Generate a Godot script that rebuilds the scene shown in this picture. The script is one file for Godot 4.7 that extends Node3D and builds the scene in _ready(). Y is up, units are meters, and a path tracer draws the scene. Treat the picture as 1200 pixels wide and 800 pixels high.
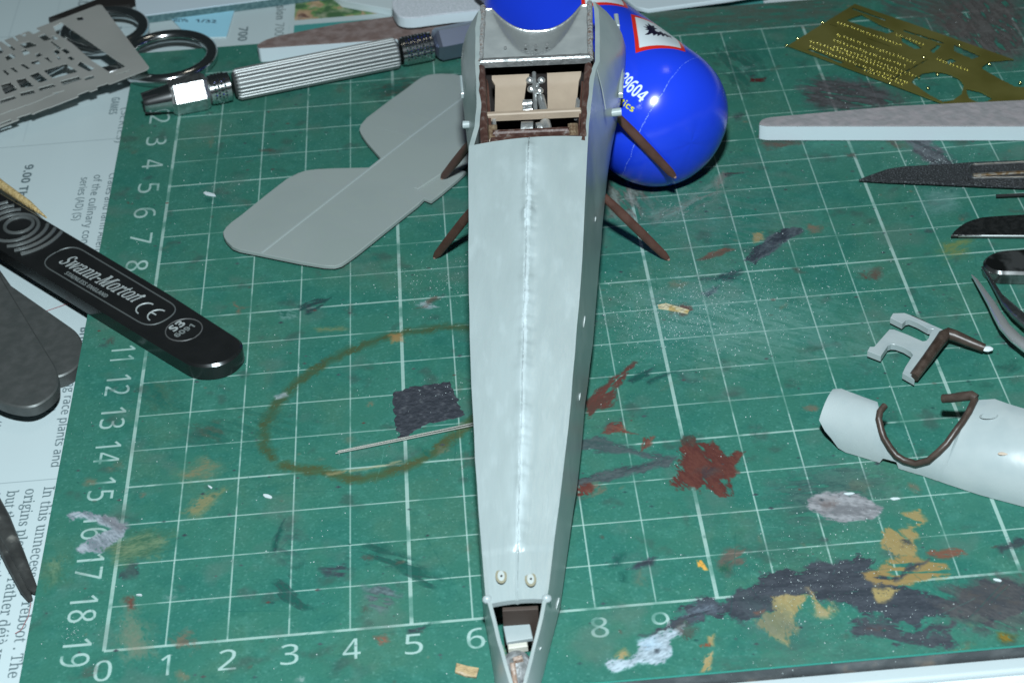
extends Node3D
# A modeller's cutting mat with an aeroplane kit under construction. All sizes below are in millimetres and are scaled to metres when a mesh is made.
const S := 0.001
var rng := RandomNumberGenerator.new()
var M := {}
var used := {}

class MB:
	var p := PackedVector3Array()
	var t := PackedVector2Array()
	var xf := Transform3D.IDENTITY
	func tri(a: Vector3, b: Vector3, c: Vector3, ua := Vector2.ZERO, ub := Vector2.ZERO, uc := Vector2.ZERO) -> void:
		p.append(xf * a); p.append(xf * b); p.append(xf * c)
		t.append(ua); t.append(ub); t.append(uc)
	func quad(a: Vector3, b: Vector3, c: Vector3, d: Vector3) -> void:
		tri(a, b, c); tri(a, c, d)
	# turns the triangles from i0 on so that they face out (or along hint)
	func orient(i0: int, hint := Vector3.ZERO) -> void:
		var mid := Vector3.ZERO
		for i in range(i0, p.size()): mid += p[i]
		mid /= maxf(1.0, p.size() - i0)
		var sum := 0.0
		for i in range(i0, p.size(), 3):
			var n := (p[i + 2] - p[i]).cross(p[i + 1] - p[i])
			sum += n.dot(hint if hint != Vector3.ZERO else (p[i] + p[i + 1] + p[i + 2]) / 3.0 - mid)
		if sum < 0.0:
			for i in range(i0, p.size(), 3):
				var q := p[i + 1]; p[i + 1] = p[i + 2]; p[i + 2] = q
				var r := t[i + 1]; t[i + 1] = t[i + 2]; t[i + 2] = r
	func grid(rows: Array, wrap_v := false, wrap_u := false, hint := Vector3.ZERO, cap := false, strip := false) -> void:
		var i0 := p.size()
		var nu := rows.size()
		var nv: int = rows[0].size()
		for i in (nu if wrap_u else nu - 1):
			var a: PackedVector3Array = rows[i]
			var b: PackedVector3Array = rows[(i + 1) % nu]
			for j in (nv if wrap_v else nv - 1):
				var k := (j + 1) % nv
				var u0 := float(i) / (nu - 1); var u1 := float(i + 1) / (nu - 1)
				var v0 := float(j) / (nv - 1); var v1 := float(j + 1) / (nv - 1)
				tri(a[j], b[j], b[k], Vector2(u0, v0), Vector2(u1, v0), Vector2(u1, v1))
				tri(a[j], b[k], a[k], Vector2(u0, v0), Vector2(u1, v1), Vector2(u0, v1))
		if cap:
			for e in [0, nu - 1]:
				var r: PackedVector3Array = rows[e]
				var c := Vector3.ZERO
				for q in r: c += q
				c /= r.size()
				if strip:
					for j in nv / 2 - 1:
						if e == 0: quad(r[j], r[j + 1], r[nv - 2 - j], r[nv - 1 - j])
						else: quad(r[j], r[nv - 1 - j], r[nv - 2 - j], r[j + 1])
					continue
				for j in nv:
					if e == 0: tri(c, r[j], r[(j + 1) % nv])
					else: tri(c, r[(j + 1) % nv], r[j])
		orient(i0, hint)
	# an outline in the x-z plane pushed up from h0 to h1, its upper edge chamfered
	func prism(o: PackedVector2Array, h0: float, h1: float, bev := 0.0) -> void:
		var i0 := p.size()
		var n := o.size()
		var area := 0.0
		for i in n: area += o[i].cross(o[(i + 1) % n])
		var top := o.duplicate()
		if bev > 0.0:
			var sg := -1.0 if area > 0.0 else 1.0
			for i in n:
				var n1 := (o[i] - o[(i + n - 1) % n]).normalized().orthogonal() * sg
				var n2 := (o[(i + 1) % n] - o[i]).normalized().orthogonal() * sg
				var m := (n1 + n2).normalized()
				top[i] = o[i] + m * bev / maxf(0.5, m.dot(n1))
		var tr := Geometry2D.triangulate_polygon(top)
		if tr.is_empty():
			tr = Geometry2D.triangulate_polygon(o); top = o
		for i in range(0, tr.size(), 3):
			var q: Array = [top[tr[i]], top[tr[i + 1]], top[tr[i + 2]]]
			var s := (q[1] - q[0]).cross(q[2] - q[0]) as float
			var w: Array = q if s > 0.0 else [q[0], q[2], q[1]]
			tri(Vector3(w[0].x, h1, w[0].y), Vector3(w[1].x, h1, w[1].y), Vector3(w[2].x, h1, w[2].y), w[0], w[1], w[2])
			tri(Vector3(w[0].x, h0, w[0].y), Vector3(w[2].x, h0, w[2].y), Vector3(w[1].x, h0, w[1].y), w[0], w[2], w[1])
		for i in n:
			var k := (i + 1) % n
			var a := Vector3(o[i].x, h0, o[i].y); var b := Vector3(o[k].x, h0, o[k].y)
			var c := Vector3(o[k].x, h1 - bev, o[k].y); var d := Vector3(o[i].x, h1 - bev, o[i].y)
			var side := [[a, b, c, d]]
			if bev > 0.0: side.append([d, c, Vector3(top[k].x, h1, top[k].y), Vector3(top[i].x, h1, top[i].y)])
			for z in side:
				if area < 0.0: quad(z[0], z[3], z[2], z[1])
				else: quad(z[0], z[1], z[2], z[3])
		# outside faces: check one side quad against the outline
		var mid := Vector3.ZERO
		for i in range(i0, p.size()): mid += p[i]
		orient_prism(i0, tr.size() * 2, xf.basis.y)
	func orient_prism(i0: int, caps: int, up: Vector3) -> void:
		# caps: even triangles look up, odd ones down; sides by volume
		for i in range(i0, i0 + caps, 3):
			var n := (p[i + 2] - p[i]).cross(p[i + 1] - p[i])
			var want := up if ((i - i0) / 3) % 2 == 0 else -up
			if n.dot(want) < 0.0: swap(i)
		var vol := 0.0
		var c := p[i0]
		for i in range(i0 + caps, p.size(), 3):
			vol += (p[i] - c).dot((p[i + 2] - c).cross(p[i + 1] - c))
		if vol < 0.0:
			for i in range(i0 + caps, p.size(), 3): swap(i)
	func swap(i: int) -> void:
		var q := p[i + 1]; p[i + 1] = p[i + 2]; p[i + 2] = q
		var r := t[i + 1]; t[i + 1] = t[i + 2]; t[i + 2] = r
	func tube(path: Array, radius: Variant, n := 10, flat := Vector2.ONE, up := Vector3.UP) -> void:
		var rows := []
		for i in path.size():
			var a: Vector3 = path[maxi(0, i - 1)]
			var b: Vector3 = path[mini(path.size() - 1, i + 1)]
			var d := (b - a).normalized()
			var x := d.cross(up).normalized()
			if x.length() < 0.5: x = d.cross(Vector3.RIGHT).normalized()
			var y := x.cross(d).normalized()
			var r: float = radius[i] if radius is Array else radius
			var row := PackedVector3Array()
			for j in n:
				var g := TAU * j / n
				row.append(path[i] + x * cos(g) * r * flat.x + y * sin(g) * r * flat.y)
			rows.append(row)
		grid(rows, true, false, Vector3.ZERO, true)
	# profile: (distance along, radius)
	func lathe(o: Vector3, d: Vector3, profile: Array, n := 24, phase := 0.0) -> void:
		d = d.normalized()
		var x := d.cross(Vector3.UP).normalized()
		if x.length() < 0.5: x = Vector3.RIGHT
		var y := x.cross(d).normalized()
		var rows := []
		for q in profile:
			var row := PackedVector3Array()
			for j in n:
				var g := TAU * j / n + phase
				row.append(o + d * q.x + (x * cos(g) + y * sin(g)) * q.y)
			rows.append(row)
		grid(rows, true, false, Vector3.ZERO, true)
	func box(c: Vector3, h: Vector3, b := Basis.IDENTITY, bev := 0.0) -> void:
		var keep := xf
		xf = xf * Transform3D(b, c)
		var o := PackedVector2Array([Vector2(-h.x, -h.z), Vector2(h.x, -h.z), Vector2(h.x, h.z), Vector2(-h.x, h.z)])
		prism(o, -h.y, h.y, bev)
		xf = keep
	func bar(a: Vector3, b: Vector3, w: float, h: float, bev := 0.0) -> void:
		var d := (b - a).normalized()
		var x := d.cross(Vector3.UP).normalized()
		box((a + b) / 2.0, Vector3(w / 2, h / 2, (b - a).length() / 2), Basis(x, x.cross(d) * 1.0, -d), bev)
	func ball(c: Vector3, r: Vector3, n := 10) -> void:
		var rows := []
		for i in n / 2 + 1:
			var a := PI * i / (n / 2) - PI / 2
			var row := PackedVector3Array()
			for j in n:
				row.append(c + Vector3(cos(a) * cos(TAU * j / n) * r.x, sin(a) * r.y, cos(a) * sin(TAU * j / n) * r.z))
			rows.append(row)
		grid(rows, true)
	func mesh(base: Vector3, crease := 40.0) -> ArrayMesh:
		var n := p.size()
		var fn := PackedVector3Array(); fn.resize(n / 3)
		var near := {}
		for i in range(0, n, 3):
			fn[i / 3] = (p[i + 2] - p[i]).cross(p[i + 1] - p[i])
			for k in 3:
				var key := Vector3i((p[i + k] * 4000.0).round())
				if near.has(key): near[key].append(i / 3)
				else: near[key] = PackedInt32Array([i / 3])
		var lim := cos(deg_to_rad(crease))
		var nn := PackedVector3Array(); nn.resize(n)
		var pos := PackedVector3Array(); pos.resize(n)
		for i in n:
			var f := fn[i / 3]
			var fu := f.normalized()
			var s := Vector3.ZERO
			for k in near[Vector3i((p[i] * 4000.0).round())]:
				if fn[k].normalized().dot(fu) >= lim: s += fn[k]
			nn[i] = s.normalized() if s.length() > 1e-12 else Vector3.UP
			pos[i] = (p[i] - base) * 0.001
		var a := []
		a.resize(Mesh.ARRAY_MAX)
		a[Mesh.ARRAY_VERTEX] = pos; a[Mesh.ARRAY_NORMAL] = nn; a[Mesh.ARRAY_TEX_UV] = t
		var m := ArrayMesh.new()
		m.add_surface_from_arrays(Mesh.PRIMITIVE_TRIANGLES, a)
		return m

func numbered(n: String) -> String:
	used[n] = used.get(n, -1) + 1
	return n if used[n] == 0 else "%s_%03d" % [n, used[n]]

func thing(called: String, label: String, category: String, base: Vector3, group := "") -> Node3D:
	var o := Node3D.new()
	o.name = numbered(called)
	add_child(o)
	o.position = base * S
	o.set_meta("label", label); o.set_meta("category", category)
	if group: o.set_meta("group", group)
	return o

func where(o: Node3D) -> Vector3:
	return o.position / S if o.get_parent() == self else where(o.get_parent())

func part(called: String, mb: MB, m: Material, parent: Node3D, crease := 40.0, label := "") -> MeshInstance3D:
	var o := MeshInstance3D.new()
	o.name = called
	o.mesh = mb.mesh(where(parent), crease)
	o.material_override = m
	parent.add_child(o, true)
	if label: o.set_meta("label", label)
	return o

func setting(called: String, mb: MB, m: Material) -> MeshInstance3D:
	var o := MeshInstance3D.new()
	o.name = called
	o.mesh = mb.mesh(Vector3.ZERO)
	o.material_override = m
	add_child(o)
	o.set_meta("kind", "structure")
	return o

func lin(r: float, g: float, b: float, a := 1.0) -> Color:
	return Color(r, g, b, a).linear_to_srgb()

func mat(c: Color, rough := 0.5, metal := 0.0) -> StandardMaterial3D:
	var m := StandardMaterial3D.new()
	m.albedo_color = c; m.roughness = rough; m.metallic = metal
	return m

func noise(freq: float, sd: int, oct := 4) -> FastNoiseLite:
	var n := FastNoiseLite.new()
	n.noise_type = FastNoiseLite.TYPE_SIMPLEX_SMOOTH
	n.frequency = freq; n.seed = sd; n.fractal_octaves = oct
	return n

func ramp(cols: Array, offs: Array) -> Gradient:
	var g := Gradient.new()
	g.offsets = PackedFloat32Array(offs); g.colors = PackedColorArray(cols)
	return g

func ntex(freq: float, sd: int, cols: Array, offs: Array, size := 256, oct := 4) -> NoiseTexture2D:
	var t := NoiseTexture2D.new()
	t.width = size; t.height = size; t.seamless = true; t.generate_mipmaps = false
	t.noise = noise(freq, sd, oct); t.color_ramp = ramp(cols, offs)
	return t

# a surface whose colour wanders between cols; scale = repeats per metre; relief in cm
func noisy(cols: Array, offs: Array, freq: float, scale: float, rough: float, metal := 0.0, sd := 1, relief := 0.0, oct := 4) -> StandardMaterial3D:
	var m := mat(Color.WHITE, rough, metal)
	m.albedo_texture = ntex(freq, sd, cols, offs, 256, oct)
	m.uv1_triplanar = true
	m.uv1_scale = Vector3.ONE * scale
	if relief > 0.0:
		m.heightmap_enabled = true
		m.heightmap_texture = ntex(freq * 1.7, sd + 9, [Color.BLACK, Color.WHITE], [0.25, 0.75], 256, 5)
		m.heightmap_scale = relief
	return m

# ---- printing on textures -------------------------------------------------
func glyphs(text: String, font: Font, high: float, bold := false) -> PackedVector2Array:
	var tm := TextMesh.new()
	tm.text = text; tm.font = font; tm.font_size = 64; tm.pixel_size = 0.01; tm.depth = 0.0; tm.curve_step = 2.0
	tm.horizontal_alignment = HORIZONTAL_ALIGNMENT_LEFT
	var out := PackedVector2Array()
	var a := tm.get_mesh_arrays()
	if a.is_empty() or a[Mesh.ARRAY_VERTEX] == null: return out
	var v: PackedVector3Array = a[Mesh.ARRAY_VERTEX]
	var ix: PackedInt32Array = a[Mesh.ARRAY_INDEX] if a[Mesh.ARRAY_INDEX] else PackedInt32Array()
	var k := high / (0.64 * 0.714)      # cap height of the font
	if ix.is_empty():
		for q in v: out.append(Vector2(q.x, q.y) * k)
	else:
		for i in ix: out.append(Vector2(v[i].x, v[i].y) * k)
	return out

# fills triangles (in pixels) with a colour, with soft edges
func ink(im: Image, tris: PackedVector2Array, col: Color) -> void:
	if tris.size() < 3: return
	var lo := tris[0]; var hi := tris[0]
	for q in tris:
		lo = lo.min(q); hi = hi.max(q)
	var x0 := maxi(0, int(lo.x) - 1); var y0 := maxi(0, int(lo.y) - 1)
	var x1 := mini(im.get_width() - 1, int(hi.x) + 1); var y1 := mini(im.get_height() - 1, int(hi.y) + 1)
	var w := x1 - x0 + 1; var h := y1 - y0 + 1
	if w <= 0 or h <= 0: return
	var cov := PackedFloat32Array(); cov.resize(w * h)
	for i in range(0, tris.size() - 2, 3):
		var a := tris[i]; var b := tris[i + 1]; var c := tris[i + 2]
		var ar := (b - a).cross(c - a)
		if absf(ar) < 1e-6: continue
		if ar < 0.0:
			var q := b; b = c; c = q
		var tx0 := maxi(x0, int(floorf(minf(a.x, minf(b.x, c.x))))); var tx1 := mini(x1, int(ceilf(maxf(a.x, maxf(b.x, c.x)))))
		var ty0 := maxi(y0, int(floorf(minf(a.y, minf(b.y, c.y))))); var ty1 := mini(y1, int(ceilf(maxf(a.y, maxf(b.y, c.y)))))
		var ab := b - a; var bc := c - b; var ca := a - c
		for y in range(ty0, ty1 + 1):
			for s in [0.25, 0.75]:
				var py: float = y + s
				for x in range(tx0, tx1 + 1):
					for r in [0.25, 0.75]:
						var px: float = x + r
						if ab.x * (py - a.y) - ab.y * (px - a.x) >= 0.0 and bc.x * (py - b.y) - bc.y * (px - b.x) >= 0.0 and ca.x * (py - c.y) - ca.y * (px - c.x) >= 0.0:
							cov[(y - y0) * w + x - x0] += 0.25
	for y in h:
		for x in w:
			var k := minf(1.0, cov[y * w + x]) * col.a
			if k > 0.0:
				im.set_pixel(x0 + x, y0 + y, im.get_pixel(x0 + x, y0 + y).lerp(Color(col.r, col.g, col.b, 1.0), k))

# text with its lower left corner at pixel o; ex = pixel step per mm along the line, ey = per mm upwards. length > 0 squeezes the line to that many mm
func write(im: Image, text: String, font: Font, high: float, o: Vector2, ex: Vector2, ey: Vector2, col: Color, length := 0.0) -> void:
	var g := glyphs(text, font, high)
	if g.is_empty(): return
	var x0 := 1e9; var x1 := -1e9; var y0 := 1e9; var y1 := -1e9
	for q in g:
		x0 = minf(x0, q.x); x1 = maxf(x1, q.x); y0 = minf(y0, q.y); y1 = maxf(y1, q.y)
	var k := length / (x1 - x0) if length > 0.0 else 1.0
	var ref := glyphs("x", font, high)
	var base := 1e9
	for q in ref: base = minf(base, q.y)
	# both texts are centred on their own line box, so the x-height baseline is shared
	var px := PackedVector2Array()
	for q in g: px.append(o + ex * ((q.x - x0) * k) + ey * (q.y - base))
	ink(im, px, col)

func fill_poly(im: Image, poly: PackedVector2Array, col: Color) -> void:
	var t := Geometry2D.triangulate_polygon(poly)
	var out := PackedVector2Array()
	for i in t: out.append(poly[i])
	ink(im, out, col)

# ---- the cutting mat's print and paint -------------------------------------
const MX := -14.0
const MZ := -14.0
const K := 9.14
var mat_im: Image
var mat_bump: Image
var n_edge: FastNoiseLite
var n_spot: FastNoiseLite
var n_fine: FastNoiseLite

func px(q: Vector2) -> Vector2:
	return (q - Vector2(MX, MZ)) * K

func reach(q: Vector2, pts: PackedVector2Array, closed: bool) -> float:
	var d := 1e9
	var inside := false
	var n := pts.size()
	for i in (n if closed else n - 1):
		var a := pts[i]; var b := pts[(i + 1) % n]
		var e := b - a; var w := q - a
		var k := clampf(w.dot(e) / maxf(e.length_squared(), 1e-9), 0.0, 1.0)
		d = minf(d, (w - e * k).length_squared())
		if closed and ((a.y > q.y) != (b.y > q.y)) and q.x < (b.x - a.x) * (q.y - a.y) / (b.y - a.y) + a.x: inside = not inside
	d = sqrt(d)
	return -d if inside else d

# a paint mark: pts in mm (closed outline, or a line of the given width)
func stain(pts: PackedVector2Array, c1: Color, c2: Color, alpha := 1.0, amp := 0.7, soft := 0.15, holes := -1.0, width := 0.0, high := 0.0) -> void:
	var lo := pts[0]; var hi := pts[0]
	for q in pts:
		lo = lo.min(q); hi = hi.max(q)
	var pad := amp + soft + width
	var a := px(lo - Vector2.ONE * pad); var b := px(hi + Vector2.ONE * pad)
	# direction in which the brush went: towards the point farthest from the first
	var far := pts[0]
	for q in pts:
		if q.distance_squared_to(pts[0]) > far.distance_squared_to(pts[0]): far = q
	var ax := (far - pts[0]).normalized()
	var ay := ax.orthogonal()
	var big := (hi - lo).length()
	var stretch := 0.35 if big > 3.0 else 0.8
	for y in range(maxi(0, int(a.y)), mini(2047, int(b.y)) + 1):
		for x in range(maxi(0, int(a.x)), mini(2047, int(b.x)) + 1):
			var q := Vector2(x / K + MX, y / K + MZ)
			var w := q + Vector2(n_edge.get_noise_2d(x, y), n_edge.get_noise_2d(x + 4000, y)) * amp
			var d := reach(w, pts, width == 0.0) - width * 0.5
			if d > soft * 2.5: continue
			var g := Vector2(x, y)
			var s := n_spot.get_noise_2d(g.dot(ax) * stretch, g.dot(ay) * 1.5)
			var f := n_fine.get_noise_2d(g.dot(ax) * stretch * 1.3, g.dot(ay))
			var sf := soft * (1.0 + 1.5 * clampf(0.5 + s, 0.0, 1.0))
			var k := clampf((sf - d) / (2.0 * sf), 0.0, 1.0)
			# thin places: the paint is worn where it is thin, most of all near its edge
			if big > 1.3: k *= smoothstep(-0.62, -0.18,f + 0.35 * s + clampf(-d * 0.35, 0.0, 0.55) - 0.12)
			k *= alpha
			if holes > -1.0: k *= smoothstep(holes - 0.12, holes + 0.12, s)
			if k <= 0.003: continue
			var c := c1.lerp(c2, clampf(0.5 + s * 1.2 + f * 0.7, 0.0, 1.0))
			mat_im.set_pixel(x, y, mat_im.get_pixel(x, y).lerp(c, k))
			if high > 0.0 and x % 2 == 0 and y % 2 == 0:
				var h := mat_bump.get_pixel(x / 2, y / 2).r
				mat_bump.set_pixel(x / 2, y / 2, Color.WHITE * clampf(h + k * high * (0.7 + 0.6 * s + 0.5 * f), 0.0, 1.0))

func cloud(freq: float, sd: int, c: Color, from: float, to: float, most: float, oct := 4) -> void:
	var n := noise(freq, sd, oct)
	var g := n.get_image(1024, 1024).get_data()
	var im := Image.create(1024, 1024, false, Image.FORMAT_RGBA8)
	im.fill(c)
	var d := im.get_data()
	var lut := PackedByteArray(); lut.resize(256)
	for i in 256: lut[i] = int(255.0 * most * smoothstep(from, to, i / 255.0))
	for i in g.size(): d[i * 4 + 3] = lut[g[i]]
	im = Image.create_from_data(1024, 1024, false, Image.FORMAT_RGBA8, d)
	im.resize(2048, 2048, Image.INTERPOLATE_BILINEAR)
	mat_im.blend_rect(im, Rect2i(0, 0, 2048, 2048), Vector2i.ZERO)

func rule_line(c: Color, x0: float, z0: float, x1: float, z1: float) -> void:
	fill_poly(mat_im, PackedVector2Array([px(Vector2(x0, z0)), px(Vector2(x1, z0)), px(Vector2(x1, z1)), px(Vector2(x0, z1))]), c)

func paint_mat() -> void:
	mat_im = Image.create(2048, 2048, false, Image.FORMAT_RGBA8)
	mat_bump = Image.create(1024, 1024, false, Image.FORMAT_L8)
	mat_bump.fill(Color(0.3, 0.3, 0.3))
	n_edge = noise(0.03, 5, 4); n_spot = noise(0.03, 8, 5); n_fine = noise(0.16, 9, 3)
	var green := Color8(50, 106, 93)
	mat_im.fill(green)
	cloud(0.006, 11, Color8(70, 108, 90), 0.42, 0.75, 0.4)
	cloud(0.009, 12, Color8(34, 98, 89), 0.45, 0.75, 0.4)
	cloud(0.05, 13, Color8(76, 138, 128), 0.5, 0.85, 0.2)
	cloud(0.25, 14, Color8(120, 165, 158), 0.62, 0.9, 0.42, 3)
	cloud(0.35, 17, Color8(22, 74, 68), 0.62, 0.9, 0.35, 2)
	cloud(0.03, 15, Color8(26, 86, 78), 0.6, 0.85, 0.25)
	# grid: thin lines each centimetre, bold ones each five
	var ln := Color8(160, 184, 178, 205)
	for i in 21:
		var w := 0.62 if i % 5 == 0 else 0.26
		rule_line(ln, i * 10.0 - w / 2, 0.0, i * 10.0 + w / 2, 190.0)
	for i in 20:
		var w := 0.48 if i % 5 == 0 else 0.26
		if i == 0 or i == 19: w = 0.55
		rule_line(ln, 0.0, i * 10.0 - w / 2, 210.0, i * 10.0 + w / 2)
	var font := SystemFont.new()
	font.font_names = PackedStringArray(["Droid Sans"])
	var ink_c := Color8(160, 184, 180, 230)
	for i in 10:
		var s := str(i)
		var w := 2.9 if i < 10 else 6.2
		if i == 1: w = 1.5
		write(mat_im, s, font, 4.45, px(Vector2(i * 10.0 + 0.25 - w / 2, 196.5)), Vector2(K, 0), Vector2(0, -K), ink_c, w)
	for i in range(1, 20):
		var s := str(i)
		var w := 3.9 if i < 10 else 6.2
		if i == 1: w = 1.6
		if i == 11: w = 4.6
		write(mat_im, s, font, 4.7, px(Vector2(-6.9, i * 10.0 - 0.2 - w / 2)), Vector2(0, K), Vector2(K, 0), ink_c, w)
	cloud(0.018, 21, Color8(48, 104, 90), 0.56, 0.8, 0.6)
	cloud(0.012, 22, Color8(86, 106, 98), 0.58, 0.85, 0.4)
	cloud(0.02, 23, Color8(58, 66, 64), 0.7, 0.92, 0.4)
	var black := Color8(46, 50, 58); var black2 := Color8(66, 72, 80)
	var brown := Color8(92, 52, 46); var brown2 := Color8(112, 74, 62)
	var tan := Color8(140, 124, 84); var tan2 := Color8(160, 140, 104)
	var grey := Color8(128, 138, 146); var grey2 := Color8(160, 168, 174)
	var deep := Color8(22, 74, 66); var olive := Color8(62, 84, 58)
	# broad faint discolouring
	stain(pv([Vector2(43.9, 14.1), Vector2(54.1, 9.7), Vector2(70.3, 10.7), Vector2(80.2, 14.8), Vector2(69.8, 21.1), Vector2(53.8, 21.7), Vector2(45.9, 18.1)]), Color8(66,58,52), deep, 0.85, 3.0, 1.6, -0.3)
	stain(pv([Vector2(186.6, -9.0), Vector2(206.6, -8.2), Vector2(200.3, 21.4), Vector2(192.8, 26.3), Vector2(184.6, 19.6), Vector2(180.0, 5.2)]), Color8(70,62,62), Color8(90,84,84), 0.9, 3.0, 2.0, -0.35)
	stain(pv([Vector2(167.8, -15.0), Vector2(188.5, -12.3), Vector2(188.0, 6.5), Vector2(174.5, 2.0)]), Color8(84,88,86), Color8(80,66,64), 0.7, 3.0, 2.0, -0.2)
	stain(pv([Vector2(143.6, 28.3), Vector2(149.1, 25.2), Vector2(158.4, 28.7), Vector2(164.2, 33.6), Vector2(165.7, 39.7), Vector2(159.4, 41.8), Vector2(150.8, 41.2), Vector2(144.7, 37.9)]), Color8(58,52,54), Color8(84,80,84), 0.9, 2.5, 1.2, -0.35)
	stain(pv([Vector2(108.8, -22.9), Vector2(141.1, -22.0), Vector2(164.1, -18.0), Vector2(159.7, -1.8), Vector2(141.8, -1.3), Vector2(120.9, -1.3), Vector2(113.7, -10.6)]), Color8(74,92,86), Color8(86,74,68), 0.6, 3.0, 2.0, -0.3)
	stain(pv([Vector2(125.6, 8.9), Vector2(132.2, 6.6), Vector2(138.9, 15.3), Vector2(132.3, 30.4), Vector2(127.4, 23.7)]), Color8(60,70,68), deep, 0.6, 2.5, 1.5, -0.1)
	stain(pv([Vector2(92.9, 59.4), Vector2(99.3, 60.4), Vector2(105.0, 67.1), Vector2(102.9, 76.2), Vector2(98.0, 79.3), Vector2(93.1, 74.7)]), Color8(74,62,58), Color8(130,130,128), 0.75, 2.5, 1.2, -0.15)
	stain(pv([Vector2(102.9, 76.2), Vector2(110.7, 72.4), Vector2(117.9, 66.7), Vector2(119.2, 70.3), Vector2(111.8, 77.5), Vector2(104.2, 80.2)]), Color8(112,96,92), Color8(120,140,136), 0.7, 1.5, 0.8, -0.1)
	stain(pv([Vector2(131.0, 49.3), Vector2(138.6, 49.7), Vector2(139.8, 53.5), Vector2(132.0, 54.8)]), brown, Color8(60,70,64), 0.7, 1.2, 0.6)
	stain(pv([Vector2(26.8, 168.6), Vector2(30.4, 164.8), Vector2(31.5, 171.3), Vector2(28.4, 172.0)]), deep, black, 0.4, 2.0, 1.0, 0.0)
	stain(pv([Vector2(-2.8, 165.0), Vector2(4.3, 161.5), Vector2(8.9, 163.2), Vector2(7.1, 168.3), Vector2(0.7, 170.0)]), Color8(130,128,92), olive, 0.55, 1.6, 1.0)
	stain(pv([Vector2(-12.7, 168.0), Vector2(-9.7, 166.2), Vector2(-8.6, 172.6), Vector2(-11.0, 174.4)]), Color8(120,132,100), olive, 0.5, 1.6, 1.0)
	stain(pv([Vector2(8.4, 147.4), Vector2(13.6, 143.3), Vector2(17.1, 146.2), Vector2(15.5, 149.4), Vector2(10.1, 149.2)]), Color8(130,112,84), Color8(84,112,92), 0.7, 1.5, 0.8)
	stain(pv([Vector2(10.7, 157.9), Vector2(13.4, 153.8), Vector2(17.5, 152.5), Vector2(15.6, 156.8), Vector2(12.7, 159.3)]), Color8(136,120,84), tan, 0.7, 1.0, 0.5)
	stain(pv([Vector2(3.0, 179.1), Vector2(3.8, 180.6), Vector2(6.8, 187.4), Vector2(7.7, 191.9), Vector2(4.4, 192.3), Vector2(2.4, 188.2)]), Color8(104,116,98), Color8(128,116,100), 0.65, 1.2, 1.0)
	stain(pv([Vector2(2.3, 178.0), Vector2(3.6, 178.2), Vector2(3.9, 180.6), Vector2(3.1, 181.1)]), brown2, brown, 0.9, 0.5, 0.25)
	stain(pv([Vector2(17.6, 130.3), Vector2(28.7, 129.3), Vector2(29.7, 138.2), Vector2(22.8, 140.9), Vector2(16.7, 137.7)]), Color8(70,100,80), deep, 0.4, 2.0, 1.5, 0.0)
	stain(pv([Vector2(-0.1, 120.2), Vector2(6.4, 119.8), Vector2(7.6, 129.0), Vector2(1.5, 128.7)]), Color8(60,84,68), deep, 0.5, 2.0, 1.4)
	stain(pv([Vector2(10.6, 134.4), Vector2(16.4, 133.2), Vector2(16.7, 138.9), Vector2(12.0, 138.3)]), Color8(70,70,60), deep, 0.6, 1.6, 1.0)
	stain(pv([Vector2(113.5, 164.3), Vector2(126.6, 159.2), Vector2(133.7, 164.7), Vector2(127.5, 172.7), Vector2(115.5, 173.8)]), Color8(44,64,66), Color8(70,92,88), 0.7, 2.2, 1.6, -0.2)
	stain(pv([Vector2(108.1, 178.8), Vector2(120.3, 171.8), Vector2(122.2, 180.5), Vector2(113.4, 185.2)]), Color8(44,74,68), Color8(60,92,84), 0.5, 2.5, 1.8, -0.1)
	stain(pv([Vector2(95.1, 104.4), Vector2(115.0, 102.8), Vector2(131.7, 113.9), Vector2(133.3, 126.5), Vector2(110.9, 128.7), Vector2(96.8, 118.7)]), Color8(120, 150, 146), Color8(96, 136, 130), 0.22, 2.0, 4.0)
	stain(pv([Vector2(136.3, 120.1), Vector2(147.9, 116.2), Vector2(141.1, 131.6), Vector2(134.6, 132.0)]), Color8(110, 140, 136), Color8(74, 90, 84), 0.25, 2.0, 3.0)
	stain(pv([Vector2(160.8, 76.6), Vector2(170.4, 74.7), Vector2(166.2, 84.0), Vector2(159.6, 85.3)]), Color8(120,150,148), Color8(100,130,128), 0.5, 1.6, 1.2)
	stain(pv([Vector2(159.7, 95.7), Vector2(167.2, 93.7), Vector2(164.4, 101.0), Vector2(159.1, 101.7)]), Color8(126,120,60), Color8(60,110,90), 0.6, 1.6, 1.0)
	stain(pv([Vector2(133.7, 206.3), Vector2(138.1, 205.0), Vector2(134.8, 207.3)]), tan, brown, 0.6, 1.0, 0.5)
	stain(pv([Vector2(96.3, 204.6), Vector2(114.7, 200.3), Vector2(121.1, 202.4), Vector2(132.4, 206.1), Vector2(113.5, 206.2)]), Color8(70,112,98), Color8(64,84,78), 0.5, 2.5, 2.0)
	# dried ring of a wet jar
	stain(pv([Vector2(64.3, 111.2), Vector2(58.4, 110.0), Vector2(51.6, 110.5), Vector2(46.6, 111.8), Vector2(39.9, 115.0), Vector2(34.2, 119.0), Vector2(29.4, 124.2), Vector2(25.6, 130.9), Vector2(24.0, 136.2), Vector2(24.0, 141.1), Vector2(25.7, 145.1)]), Color8(66, 74, 48), Color8(52, 84, 64), 0.9, 0.8, 0.4, -0.7, 2.1)
	stain(pv([Vector2(28.0, 147.6), Vector2(30.8, 149.1), Vector2(36.1, 150.3), Vector2(40.0, 153.1), Vector2(44.5, 152.7), Vector2(50.7, 150.5), Vector2(55.4, 147.1), Vector2(60.2, 142.2), Vector2(62.9, 138.9)]), Color8(72, 74, 46), olive, 0.9, 0.8, 0.35, -0.7, 2.2)
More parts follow.
